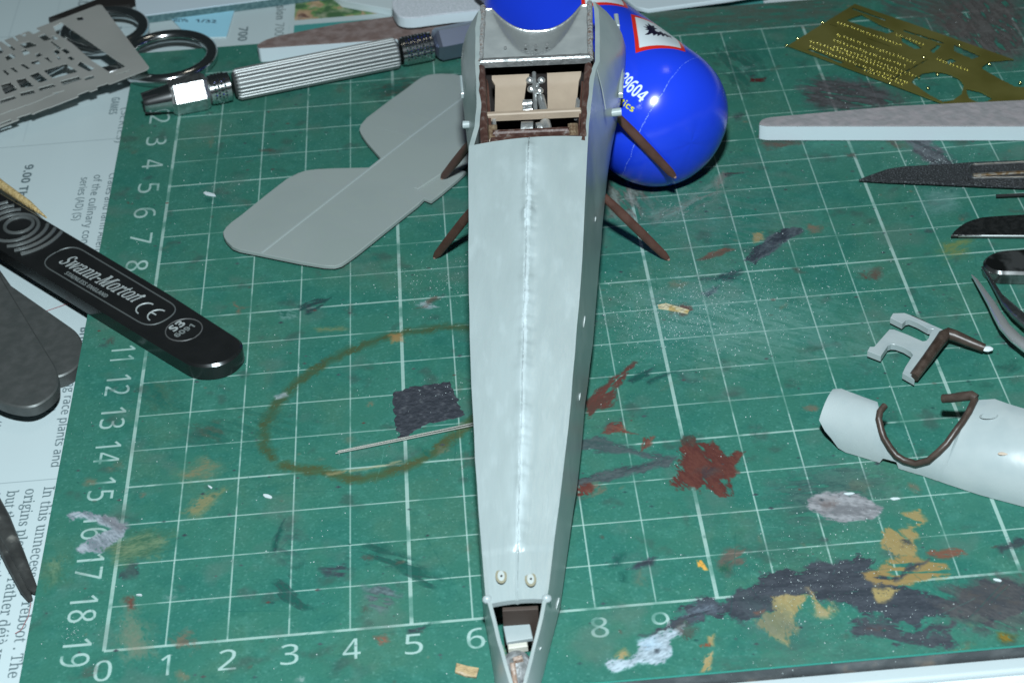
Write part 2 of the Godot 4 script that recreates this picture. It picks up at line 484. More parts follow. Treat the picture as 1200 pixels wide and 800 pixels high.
	stain(pv([Vector2(36.1, 150.9), Vector2(43.0, 150.4), Vector2(48.8, 149.3)]), Color8(168,156,124), tan2, 0.6, 0.3, 0.2, -1.0, 0.7)
	stain(pv([Vector2(47.5, 111.0), Vector2(50.0, 110.8), Vector2(50.2, 113.6), Vector2(47.9, 113.9)]), tan, Color8(150,110,70), 0.8, 0.5, 0.25)
	stain(pv([Vector2(25.4, 127.0), Vector2(27.8, 126.3), Vector2(28.2, 127.7), Vector2(26.0, 128.4)]), grey2, grey, 0.8, 0.4, 0.2)
	# brown and black marks
	stain(pv([Vector2(99.6, 149.8), Vector2(100.9, 149.3), Vector2(102.9, 150.5), Vector2(105.5, 151.8), Vector2(106.8, 155.0), Vector2(109.7, 154.2), Vector2(109.0, 158.1), Vector2(107.2, 160.3), Vector2(106.3, 161.1), Vector2(107.0, 165.3), Vector2(104.4, 165.4), Vector2(102.3, 162.9), Vector2(100.2, 163.7), Vector2(96.7, 162.2), Vector2(96.2, 161.0), Vector2(98.0, 157.8), Vector2(98.0, 155.5), Vector2(99.0, 152.8)]), Color8(78, 44, 40), Color8(90, 54, 47), 1.0, 1.5, 0.18, -0.42, 0.0, 0.1)
	stain(pv([Vector2(83.6, 136.6), Vector2(86.2, 133.2), Vector2(89.8, 129.8), Vector2(93.8, 126.1), Vector2(94.8, 126.0), Vector2(92.2, 130.1), Vector2(89.6, 134.4), Vector2(87.9, 139.2), Vector2(85.5, 139.9), Vector2(83.8, 141.6), Vector2(83.3, 139.6)]), brown, Color8(78,54,48), 0.95, 1.0, 0.18, -0.5, 0.0, 0.1)
	stain(pv([Vector2(85.3, 146.2), Vector2(87.0, 143.8), Vector2(89.4, 143.1), Vector2(90.3, 146.2), Vector2(92.0, 147.4), Vector2(88.7, 146.4), Vector2(86.7, 146.4)]), brown, brown2, 1.0, 0.6, 0.12, -1.0, 0.0, 0.1)
	stain(pv([Vector2(80.0, 157.8), Vector2(82.1, 158.0), Vector2(82.9, 160.4), Vector2(81.7, 162.5), Vector2(79.6, 162.4)]), brown, Color8(84,44,38), 1.0, 0.5, 0.12, -1.0, 0.0, 0.1)
	stain(pv([Vector2(93.2, 148.2), Vector2(95.0, 148.2), Vector2(93.9, 150.7), Vector2(92.2, 151.9)]), brown, brown2, 0.9, 0.5, 0.15)
	stain(pv([Vector2(81.0, 147.4), Vector2(84.8, 146.7), Vector2(89.1, 149.6), Vector2(94.1, 152.6), Vector2(98.1, 154.3), Vector2(96.7, 156.5), Vector2(91.8, 153.0), Vector2(87.3, 152.0), Vector2(80.7, 150.4)]), Color8(56,72,74), Color8(74,84,86), 0.92, 0.8, 0.2, -0.5)
	stain(pv([Vector2(80.0, 157.8), Vector2(84.5, 156.7), Vector2(90.0, 155.6), Vector2(97.8, 154.3), Vector2(97.1, 156.5), Vector2(90.4, 158.0), Vector2(84.2, 159.4), Vector2(79.8, 159.8)]), Color8(52,62,66), Color8(74,84,86), 0.95, 0.8, 0.2, -0.5)
	stain(pv([Vector2(92.0, 131.9), Vector2(93.8, 129.8), Vector2(97.4, 128.5), Vector2(96.1, 130.6), Vector2(93.0, 132.6)]), black, deep, 0.9, 0.6, 0.2)
	stain(pv([Vector2(95.1, 132.6), Vector2(97.7, 130.9), Vector2(101.9, 129.9), Vector2(98.4, 132.0), Vector2(95.8, 133.2)]), black, deep, 0.8, 0.6, 0.2)
	stain(pv([Vector2(110.5, 94.7), Vector2(113.2, 92.3), Vector2(116.9, 91.0), Vector2(118.9, 91.6), Vector2(115.6, 93.6), Vector2(111.9, 94.9)]), brown2, Color8(84,70,60), 0.95, 0.5, 0.15)
	stain(pv([Vector2(110.1, 101.2), Vector2(113.7, 100.2), Vector2(118.4, 98.5), Vector2(118.7, 101.0), Vector2(115.3, 102.9)]), deep, black, 0.8, 0.8, 0.3)
	stain(pv([Vector2(109.8, 105.9), Vector2(111.6, 104.7), Vector2(114.0, 103.5), Vector2(113.1, 106.3), Vector2(110.9, 107.5)]), grey, Color8(60,66,78), 0.7, 1.0, 0.3, -0.1)
	stain(pv([Vector2(122.9, 86.5), Vector2(125.1, 86.2), Vector2(125.3, 89.1), Vector2(123.0, 90.0)]), Color8(150,124,84), tan, 0.9, 0.5, 0.2)
	stain(pv([Vector2(120.0, 62.9), Vector2(123.1, 63.0), Vector2(126.1, 63.1), Vector2(122.0, 64.2), Vector2(120.6, 64.7)]), black, Color8(70,60,60), 0.9, 0.6, 0.2)
	stain(pv([Vector2(119.0, 63.4), Vector2(121.0, 62.0), Vector2(120.6, 67.1), Vector2(118.1, 69.1)]), Color8(140,146,144), Color8(120,110,106), 0.7, 0.8, 0.4)
	stain(pv([Vector2(162.1, 55.2), Vector2(166.9, 55.2), Vector2(169.8, 62.5), Vector2(170.7, 67.6), Vector2(165.7, 67.8), Vector2(163.3, 62.2)]), Color8(58,60,66), Color8(92,96,102), 0.95, 1.4, 0.4, -0.5)
	stain(pv([Vector2(29.7, 99.4), Vector2(32.2, 97.5), Vector2(36.0, 96.8), Vector2(33.9, 100.1), Vector2(31.4, 102.3), Vector2(29.4, 101.7)]), black, deep, 0.9, 0.8, 0.15, -0.3)
	stain(pv([Vector2(24.9, 100.2), Vector2(28.0, 99.8), Vector2(29.7, 102.9), Vector2(26.4, 103.0)]), deep, Color8(120,150,146), 0.6, 0.8, 0.3)
	stain(pv([Vector2(32.9, 106.8), Vector2(38.2, 107.0), Vector2(39.6, 108.3), Vector2(33.5, 108.0)]), Color8(140,130,80), tan, 0.5, 0.5, 0.3)
	stain(pv([Vector2(53.1, 101.6), Vector2(55.3, 100.7), Vector2(57.9, 103.4), Vector2(55.2, 103.6)]), Color8(150,160,166), grey, 0.8, 0.6, 0.25)
	stain(pv([Vector2(52.8, 103.3), Vector2(55.2, 102.5), Vector2(55.0, 100.4), Vector2(57.1, 99.5), Vector2(57.9, 100.5), Vector2(56.7, 101.2)]), brown2, Color8(80,66,60), 0.7, 0.6, 0.2)
	stain(pv([Vector2(39.7, 172.3), Vector2(44.3, 170.0), Vector2(50.1, 174.1), Vector2(52.9, 177.7), Vector2(55.3, 181.3), Vector2(52.7, 182.2), Vector2(48.6, 178.0), Vector2(44.3, 175.0)]), Color8(44,62,62), deep, 0.75, 1.2, 0.4, -0.1)
	stain(pv([Vector2(26.0, 170.2), Vector2(27.1, 165.5), Vector2(28.3, 161.5), Vector2(28.1, 164.5), Vector2(27.1, 170.0)]), black, deep, 0.85, 0.6, 0.15)
	stain(pv([Vector2(34.8, 175.1), Vector2(38.8, 174.1), Vector2(40.0, 176.1), Vector2(38.5, 177.6), Vector2(35.4, 176.8)]), black2, black, 0.8, 0.9, 0.25, -0.2)
	stain(pv([Vector2(27.1, 177.0), Vector2(29.9, 175.7), Vector2(30.7, 179.5), Vector2(34.3, 184.9), Vector2(30.8, 184.7), Vector2(27.9, 181.1)]), Color8(52,60,62), deep, 0.75, 1.2, 0.3, -0.1)
	stain(pv([Vector2(42.5, 180.5), Vector2(46.4, 180.6), Vector2(48.4, 183.6), Vector2(45.3, 186.4), Vector2(43.1, 184.2)]), Color8(60,64,72), Color8(104,112,120), 0.75, 1.2, 0.4, -0.2)
	stain(pv([Vector2(49.4, 191.0), Vector2(53.2, 190.5), Vector2(51.3, 191.8), Vector2(49.6, 192.0)]), Color8(66,62,72), black, 0.85, 0.4, 0.15)
	stain(pv([Vector2(43.8, 192.0), Vector2(45.5, 191.7), Vector2(46.2, 193.4), Vector2(44.6, 193.8)]), Color8(130,90,74), brown2, 0.85, 0.5, 0.25)
	stain(pv([Vector2(85.8, 181.8), Vector2(87.8, 180.4), Vector2(90.4, 179.1), Vector2(91.5, 179.2), Vector2(90.4, 180.9), Vector2(87.6, 181.6)]), Color8(58,60,76), black, 0.9, 0.7, 0.2, -0.3)
	stain(pv([Vector2(84.5, 177.9), Vector2(86.2, 177.7), Vector2(85.3, 180.5), Vector2(83.6, 180.7)]), Color8(60,64,76), deep, 0.8, 0.8, 0.3)
	stain(pv([Vector2(84.5, 182.4), Vector2(85.8, 182.2), Vector2(85.9, 184.6), Vector2(84.4, 184.8)]), Color8(24,74,66), deep, 0.8, 0.5, 0.3)
	stain(pv([Vector2(100.9, 181.4), Vector2(103.0, 179.2), Vector2(106.3, 178.5), Vector2(105.3, 182.5), Vector2(102.2, 184.6)]), Color8(108,84,74), Color8(92,74,70), 0.75, 1.0, 0.4, -0.3)
	stain(pv([Vector2(101.5, 182.5), Vector2(103.2, 182.3), Vector2(102.9, 184.3), Vector2(101.5, 184.3)]), Color8(34,86,64), deep, 0.8, 0.6, 0.3)
	stain(pv([Vector2(135.9, 183.3), Vector2(142.3, 183.4), Vector2(142.3, 184.7), Vector2(138.9, 185.7), Vector2(136.3, 184.7)]), brown2, Color8(110,70,54), 0.9, 0.7, 0.2)
	stain(pv([Vector2(133.5, 23.1), Vector2(136.8, 23.6), Vector2(136.1, 25.5), Vector2(133.0, 25.0)]), Color8(86,30,30), Color8(60,26,28), 0.95, 0.6, 0.15)
	stain(pv([Vector2(97.9, 180.8), Vector2(98.7, 180.9), Vector2(99.5, 183.3), Vector2(98.9, 183.4), Vector2(97.9, 182.5)]), Color8(196,140,56), Color8(206,156,80), 1.0, 0.15, 0.08, -1.0, 0.0, 0.12)
	# the big dark streak along the front edge, and the tan paint on it
	stain(pv([Vector2(86.8, 197.0), Vector2(90.2, 195.1), Vector2(94.0, 192.1), Vector2(96.4, 190.1), Vector2(98.5, 189.7), Vector2(100.1, 190.7), Vector2(104.3, 188.9), Vector2(106.0, 187.3), Vector2(109.2, 184.7), Vector2(111.4, 184.5), Vector2(114.6, 186.1), Vector2(118.1, 183.1), Vector2(121.6, 183.5), Vector2(125.2, 183.0), Vector2(127.4, 186.3), Vector2(128.7, 189.9), Vector2(133.1, 192.0), Vector2(136.5, 195.3), Vector2(143.0, 191.6), Vector2(148.1, 191.0), Vector2(150.0, 194.0), Vector2(148.8, 198.2), Vector2(142.5, 201.2), Vector2(139.7, 199.0), Vector2(134.4, 197.9), Vector2(129.1, 200.2), Vector2(126.2, 197.9), Vector2(122.4, 196.1), Vector2(118.9, 193.2), Vector2(115.1, 191.3), Vector2(112.8, 192.1), Vector2(109.2, 193.0), Vector2(104.5, 195.9), Vector2(102.0, 196.0), Vector2(101.8, 194.0), Vector2(97.8, 194.5), Vector2(93.5, 195.5), Vector2(90.0, 196.4), Vector2(87.4, 197.6)]), Color8(48,52,60), Color8(64,68,76), 0.97, 1.8, 0.2, -0.62, 0.0, 0.08)
	stain(pv([Vector2(119.7, 199.0), Vector2(122.3, 196.9), Vector2(126.2, 197.9), Vector2(128.2, 201.0), Vector2(131.7, 200.5), Vector2(136.7, 199.7), Vector2(136.1, 201.0), Vector2(131.2, 202.7), Vector2(134.9, 201.4), Vector2(135.6, 205.2), Vector2(131.9, 205.5), Vector2(127.6, 203.7), Vector2(123.8, 202.3), Vector2(120.0, 200.9)]), Color8(52,54,62), Color8(66,70,76), 0.95, 1.6, 0.2, -0.35, 0.0, 0.08)
	stain(pv([Vector2(134.5, 192.1), Vector2(143.3, 190.5), Vector2(151.0, 190.6), Vector2(147.6, 202.9), Vector2(141.3, 202.9), Vector2(135.3, 200.0)]), Color8(58, 60, 64), Color8(80, 80, 80), 0.75, 2.0, 0.8, -0.35)
	stain(pv([Vector2(93.2, 193.4), Vector2(96.3, 191.0), Vector2(100.0, 191.1), Vector2(99.5, 192.8), Vector2(95.8, 194.1)]), Color8(118,132,146), Color8(70,80,90), 0.8, 1.2, 0.6, -0.2)
	stain(pv([Vector2(138.5, 192.6), Vector2(147.2, 191.7), Vector2(147.9, 196.7), Vector2(141.3, 197.8)]), Color8(74,70,68), Color8(60,64,68), 0.7, 1.6, 0.8)
	stain(pv([Vector2(108.2, 190.9), Vector2(111.0, 190.7), Vector2(114.3, 191.6), Vector2(113.1, 194.4), Vector2(111.4, 196.1), Vector2(110.7, 199.8), Vector2(109.2, 201.9), Vector2(107.2, 200.3), Vector2(105.6, 197.3), Vector2(105.2, 196.0), Vector2(108.3, 193.8)]), tan, Color8(150,136,96), 0.95, 1.5, 0.2, -0.5, 0.0, 0.08)
	stain(pv([Vector2(114.7, 189.7), Vector2(116.5, 190.9), Vector2(118.5, 195.1), Vector2(117.4, 196.9), Vector2(114.9, 195.6)]), tan, tan2, 0.85, 1.2, 0.3, -0.2)
	stain(pv([Vector2(130.0, 177.7), Vector2(130.9, 177.0), Vector2(135.2, 177.3), Vector2(134.8, 182.1), Vector2(133.3, 185.0), Vector2(130.1, 183.6), Vector2(129.1, 180.3)]), Color8(140, 120, 78), tan, 0.95, 1.2, 0.2, -0.4, 0.0, 0.08)
	stain(pv([Vector2(133.8, 173.9), Vector2(136.9, 173.2), Vector2(137.6, 176.1), Vector2(135.0, 177.9)]), Color8(142, 122, 80), tan, 0.95, 1.0, 0.2, -0.3)
	stain(pv([Vector2(124.3, 187.3), Vector2(127.4, 186.3), Vector2(129.9, 184.6), Vector2(133.6, 184.0), Vector2(137.3, 186.5), Vector2(139.1, 189.1), Vector2(133.5, 190.4), Vector2(129.2, 190.7), Vector2(125.7, 190.7)]), Color8(140, 116, 70), Color8(134, 114, 76), 0.95, 1.2, 0.2, -0.2, 0.0, 0.08)
	stain(pv([Vector2(124.9, 191.0), Vector2(129.7, 191.6), Vector2(127.0, 194.2), Vector2(125.6, 194.2)]), Color8(152,136,90), tan, 0.95, 0.9, 0.2)
	stain(pv([Vector2(133.1, 186.0), Vector2(137.0, 184.8), Vector2(129.5, 189.6), Vector2(128.4, 189.4)]), black, black2, 0.9, 0.7, 0.2)
	stain(pv([Vector2(94.8, 205.7), Vector2(96.4, 202.2), Vector2(97.7, 201.1), Vector2(96.8, 205.5)]), tan2, tan, 0.95, 0.5, 0.15)
	stain(pv([Vector2(97.1, 198.2), Vector2(98.4, 197.8), Vector2(97.9, 200.5), Vector2(96.9, 200.4)]), tan2, tan, 0.9, 0.4, 0.15)
	stain(pv([Vector2(95.4, 200.1), Vector2(97.3, 199.7), Vector2(97.2, 200.5), Vector2(95.6, 200.4)]), Color8(140,62,40), brown2, 0.9, 0.3, 0.12)
	stain(pv([Vector2(105.1, 193.8), Vector2(107.3, 193.3), Vector2(107.1, 194.3), Vector2(105.3, 194.6)]), Color8(130,70,56), brown2, 0.9, 0.4, 0.15)
	stain(pv([Vector2(82.0, 200.7), Vector2(83.7, 199.4), Vector2(84.1, 200.9), Vector2(82.4, 201.8)]), tan2, tan, 0.9, 0.4, 0.2)
	stain(pv([Vector2(64.1, 196.1), Vector2(65.3, 197.6), Vector2(65.8, 199.5), Vector2(64.2, 198.6)]), tan2, Color8(110,112,84), 0.5, 0.5, 0.3)
	stain(pv([Vector2(142.7, 203.1), Vector2(145.2, 203.8), Vector2(144.5, 205.2), Vector2(142.7, 204.9)]), Color8(130,100,30), Color8(60,60,40), 0.9, 0.6, 0.3)
	stain(pv([Vector2(147.3, 183.6), Vector2(152.7, 182.2), Vector2(152.9, 184.4), Vector2(147.9, 185.0)]), black, Color8(60,70,70), 0.85, 0.9, 0.3)
	stain(pv([Vector2(105.4, 190.6), Vector2(113.9, 197.4), Vector2(110.2, 202.6), Vector2(104.1, 198.1)]), Color8(74,92,92), Color8(60,84,82), 0.5, 1.8, 1.4)
	stain(pv([Vector2(95.1, 104.4), Vector2(115.0, 102.8), Vector2(131.7, 113.9), Vector2(133.3, 126.5), Vector2(110.9, 128.7), Vector2(96.8, 118.7)]), Color8(140,166,162), Color8(120,152,147), 0.35, 3.0, 6.0, -0.1)
	stain(pv([Vector2(82.9, 56.1), Vector2(103.7, 69.6), Vector2(127.4, 59.5), Vector2(137.5, 84.5), Vector2(124.9, 95.2), Vector2(102.1, 82.5)]), Color8(120,140,136), Color8(90,104,100), 0.3, 3.0, 6.0, -0.1)
	stain(pv([Vector2(118.8, 168.3), Vector2(122.0, 167.0), Vector2(125.7, 167.0), Vector2(129.6, 169.7), Vector2(131.3, 172.3), Vector2(128.6, 174.4), Vector2(124.0, 175.1), Vector2(120.7, 173.6), Vector2(118.7, 171.2)]), Color8(104, 106, 110), Color8(142, 144, 148), 1.0, 0.8, 0.14, -1.0, 0.0, 0.16)
	stain(pv([Vector2(120.9, 168.8), Vector2(123.2, 168.2), Vector2(124.3, 170.1), Vector2(121.6, 171.1)]), Color8(96, 84, 82), Color8(120, 116, 116), 0.6, 0.8, 0.4)
	stain(pv([Vector2(80.2, 202.7), Vector2(80.8, 201.1), Vector2(82.2, 201.1), Vector2(83.9, 201.6), Vector2(85.4, 200.5), Vector2(86.1, 198.2), Vector2(87.8, 197.1), Vector2(92.1, 195.7), Vector2(93.9, 195.0), Vector2(93.8, 196.5), Vector2(91.5, 198.5), Vector2(90.9, 201.2), Vector2(89.5, 202.9), Vector2(87.7, 203.4), Vector2(85.5, 202.6), Vector2(84.0, 203.7), Vector2(82.7, 204.1), Vector2(80.9, 204.0)]), Color8(118, 132, 140), Color8(166, 182, 192), 1.0, 0.6, 0.14, -1.0, 0.0, 0.2)
	stain(pv([Vector2(86.3, 198.2), Vector2(88.5, 197.5), Vector2(89.2, 199.1), Vector2(87.2, 200.2)]), Color8(150, 180, 204), Color8(170, 196, 214), 0.6, 0.8, 0.5)
	stain(pv([Vector2(88.4, 200.0), Vector2(89.0, 200.0), Vector2(88.8, 200.9), Vector2(88.3, 200.9)]), Color8(60, 70, 76), black, 0.9, 0.2, 0.15)
	stain(pv([Vector2(-10.4, 156.1), Vector2(-9.1, 155.0), Vector2(-6.0, 155.6), Vector2(-2.7, 157.3), Vector2(0.5, 159.5), Vector2(1.2, 160.7), Vector2(0.4, 162.8), Vector2(-1.2, 164.5), Vector2(-2.9, 166.6), Vector2(-6.7, 166.4), Vector2(-7.5, 164.8), Vector2(-5.4, 162.5), Vector2(-2.0, 160.5), Vector2(-5.3, 157.9), Vector2(-8.1, 157.1), Vector2(-9.5, 158.0)]), Color8(108, 118, 126), Color8(150, 160, 168), 1.0, 0.6, 0.14, -1.0, 0.0, 0.18)
	stain(pv([Vector2(-3.6, 156.5), Vector2(0.5, 159.3), Vector2(1.3, 160.9), Vector2(-0.2, 161.4), Vector2(-3.8, 158.3)]), Color8(84, 88, 94), Color8(110, 112, 118), 0.8, 0.5, 0.3)
	stain(pv([Vector2(120.1, 96.0), Vector2(122.9, 91.8), Vector2(127.1, 87.5), Vector2(130.2, 85.4), Vector2(133.1, 86.1), Vector2(133.3, 87.7), Vector2(130.2, 90.1), Vector2(126.0, 93.8), Vector2(121.9, 97.5)]), Color8(42, 48, 56), Color8(74, 84, 90), 1.0, 0.7, 0.12, -1.0, 0.0, 0.1)
	# many small flecks of old paint
	var cols := [brown, Color8(70,62,58), deep, black, Color8(110,104,84), Color8(120,90,74), Color8(130,152,150), Color8(28,88,76)]
	for i in 330:
		var c := Vector2(rng.randf_range(-11, 190), rng.randf_range(-10, 203))
		var r := pow(rng.randf(), 2.5) * 2.3 + 0.25
		if c.x < 60 and rng.randf() < 0.35: r *= 0.6
		var g := rng.randf_range(0, TAU)
		var ax := Vector2(cos(g), sin(g)) * r; var ay := Vector2(-sin(g), cos(g)) * r * rng.randf_range(0.25, 0.9)
		var k: Color = cols[rng.randi() % cols.size()]
		var poly := PackedVector2Array()
		for j in 6: poly.append(c + ax * cos(TAU * j / 6.0) + ay * sin(TAU * j / 6.0))
		stain(poly, k, k.lerp(Color8(80, 100, 92), 0.4), rng.randf_range(0.25, 0.85), r * 0.8, 0.12 + r * 0.15)
	for i in 800:
		var c := Vector2(rng.randf_range(-11, 190), rng.randf_range(-10, 203))
		var e := 0.12 + 0.42 * pow(rng.randf(), 3.0)
		stain(PackedVector2Array([c + Vector2(-e, 0), c + Vector2(0, -e * 0.7), c + Vector2(e, 0.1 * e), c + Vector2(0, e * 0.6)]), [black, brown, deep, Color8(60, 66, 68)][i % 4], black2, 0.85, 0.12, 0.07)
	# knife scratches
	for i in 170:
		var c := Vector2(rng.randf_range(-8, 180), rng.randf_range(-5, 200))
		var g := rng.randfn(0.0, 0.5) + (PI / 2 if rng.randf() < 0.3 else 0.0)
		var e := Vector2(cos(g), sin(g)) * rng.randf_range(1.5, 10.0)
		stain(PackedVector2Array([c - e, c + e * 0.2 + e.orthogonal() * 0.03, c + e]), Color8(20, 74, 68) if i % 3 else Color8(120, 168, 160), Color8(30, 90, 82), 0.5, 0.1, 0.06, -1.0, 0.1)

# ---- dried paint as real thin patches ----------------------------------------
func patch(o: PackedVector2Array, amp: float, sd: int, high: float, m: Material, parent: Node3D, label: String) -> void:
	var n := noise(0.45, sd, 3)
	var poly := PackedVector2Array()
	for i in o.size():
		var a := o[i]; var b := o[(i + 1) % o.size()]
		var steps := maxi(1, int((b - a).length() / 0.5))
		for j in steps:
			var q := a.lerp(b, float(j) / steps)
			poly.append(q + Vector2(n.get_noise_2d(q.x, q.y), n.get_noise_2d(q.x + 300, q.y)) * amp)
	if Geometry2D.triangulate_polygon(poly).is_empty(): poly = o
	var mb := MB.new()
	mb.prism(poly, 0.01, high, minf(high * 0.8, 0.12))
	part("paint_stain", mb, m, parent, 60.0, label)

func pv(a: Array) -> PackedVector2Array:
	return PackedVector2Array(a)

# rounded outline: corners of a polygon cut by arcs of radius r
func rounded(o: Array, r: Variant, n := 5) -> PackedVector2Array:
	var out := PackedVector2Array()
	for i in o.size():
		var b: Vector2 = o[i]
		var a: Vector2 = o[(i + o.size() - 1) % o.size()]; var c: Vector2 = o[(i + 1) % o.size()]
		var rr: float = r[i] if r is Array else r
		if rr <= 0.0:
			out.append(b); continue
		var k := minf(rr, minf((a - b).length(), (c - b).length()) * 0.49)
		var s := b + (a - b).normalized() * k; var e := b + (c - b).normalized() * k
		for j in n + 1:
			var t := float(j) / n
			out.append(s.lerp(b, t).lerp(b.lerp(e, t), t))
	return out

# an etched sheet: cells of size cell inside outline and outside all holes, in a plane o + u*U + v*V
func sheet(o: Vector3, U: Vector3, V: Vector3, size: Vector2, outline: PackedVector2Array, holes: Array, cell: float, thick: float) -> MB:
	var mb := MB.new()
	var N := V.cross(U).normalized()
	if N.y < 0: N = -N
	var nu := int(size.x / cell); var nv := int(size.y / cell)
	var boxes := []
	for h in holes:
		var r := Rect2(h[0], Vector2.ZERO)
		for q in h: r = r.expand(q)
		boxes.append(r)
	var on := PackedByteArray(); on.resize(nu * nv)
	for j in nv:
		for i in nu:
			var q := Vector2((i + 0.5) * cell, (j + 0.5) * cell)
			var k := 1 if Geometry2D.is_point_in_polygon(q, outline) else 0
			if k == 1:
				for h in holes.size():
					if boxes[h].has_point(q) and Geometry2D.is_point_in_polygon(q, holes[h]):
						k = 0; break
			on[j * nu + i] = k
	var at := func(u: float, v: float, h: float) -> Vector3: return o + U * (u * cell) + V * (v * cell) + N * h
	for j in nv:
		var i := 0
		while i < nu:
			if on[j * nu + i] == 0:
				i += 1; continue
			var e := i
			while e < nu and on[j * nu + e] == 1: e += 1
			var i0 := mb.p.size()
			mb.quad(at.call(i, j, thick), at.call(e, j, thick), at.call(e, j + 1, thick), at.call(i, j + 1, thick))
			mb.orient(i0, N); i0 = mb.p.size()
			mb.quad(at.call(i, j, 0), at.call(e, j, 0), at.call(e, j + 1, 0), at.call(i, j + 1, 0))
			mb.orient(i0, -N); i0 = mb.p.size()
			mb.quad(at.call(i, j, 0), at.call(i, j + 1, 0), at.call(i, j + 1, thick), at.call(i, j, thick)); mb.orient(i0, -U); i0 = mb.p.size()
			mb.quad(at.call(e, j, 0), at.call(e, j + 1, 0), at.call(e, j + 1, thick), at.call(e, j, thick)); mb.orient(i0, U)
			for d in [-1, 1]:
				var k := i
				while k < e:
					var open: bool = j + d < 0 or j + d >= nv or on[(j + d) * nu + k] == 0
					if not open:
						k += 1; continue
					var f := k
					while f < e and (j + d < 0 or j + d >= nv or on[(j + d) * nu + f] == 0): f += 1
					var y := j + (1 if d > 0 else 0)
					i0 = mb.p.size()
					mb.quad(at.call(k, y, 0), at.call(f, y, 0), at.call(f, y, thick), at.call(k, y, thick))
					mb.orient(i0, V * d)
					k = f
			i = e
	return mb

# ---- the glue bottle's body -------------------------------------------------------
func bottle_at(d: float, t: float, off := 0.0) -> Vector3:
	var L := 14.243
	var s := 1.0 if d >= L else pow(1.0 - pow((L - d) / L, 2.218), 1.0 / 2.218)
	var k := maxf(0.0, d - 66.0)
	var w := maxf(15.34 - 0.035 * maxf(0.0, d - L) - 0.05 * k * k, 6.0) + off
	var h := maxf(15.46 - 0.05 * k * k, 6.0) + off
	var c := cos(t); var q := sin(t)
	var y := w * s * signf(c) * pow(absf(c), 2.0 / 1.928)
	var up := 15.66 + h * s * signf(q) * pow(absf(q), 2.0 / 1.928)
	var a := Vector2(cos(1.15), sin(1.15)); var b := Vector2(-a.y, a.x)
	var o := Vector2(112.108, 74.918) - a * d + b * y
	return Vector3(o.x, up, o.y)

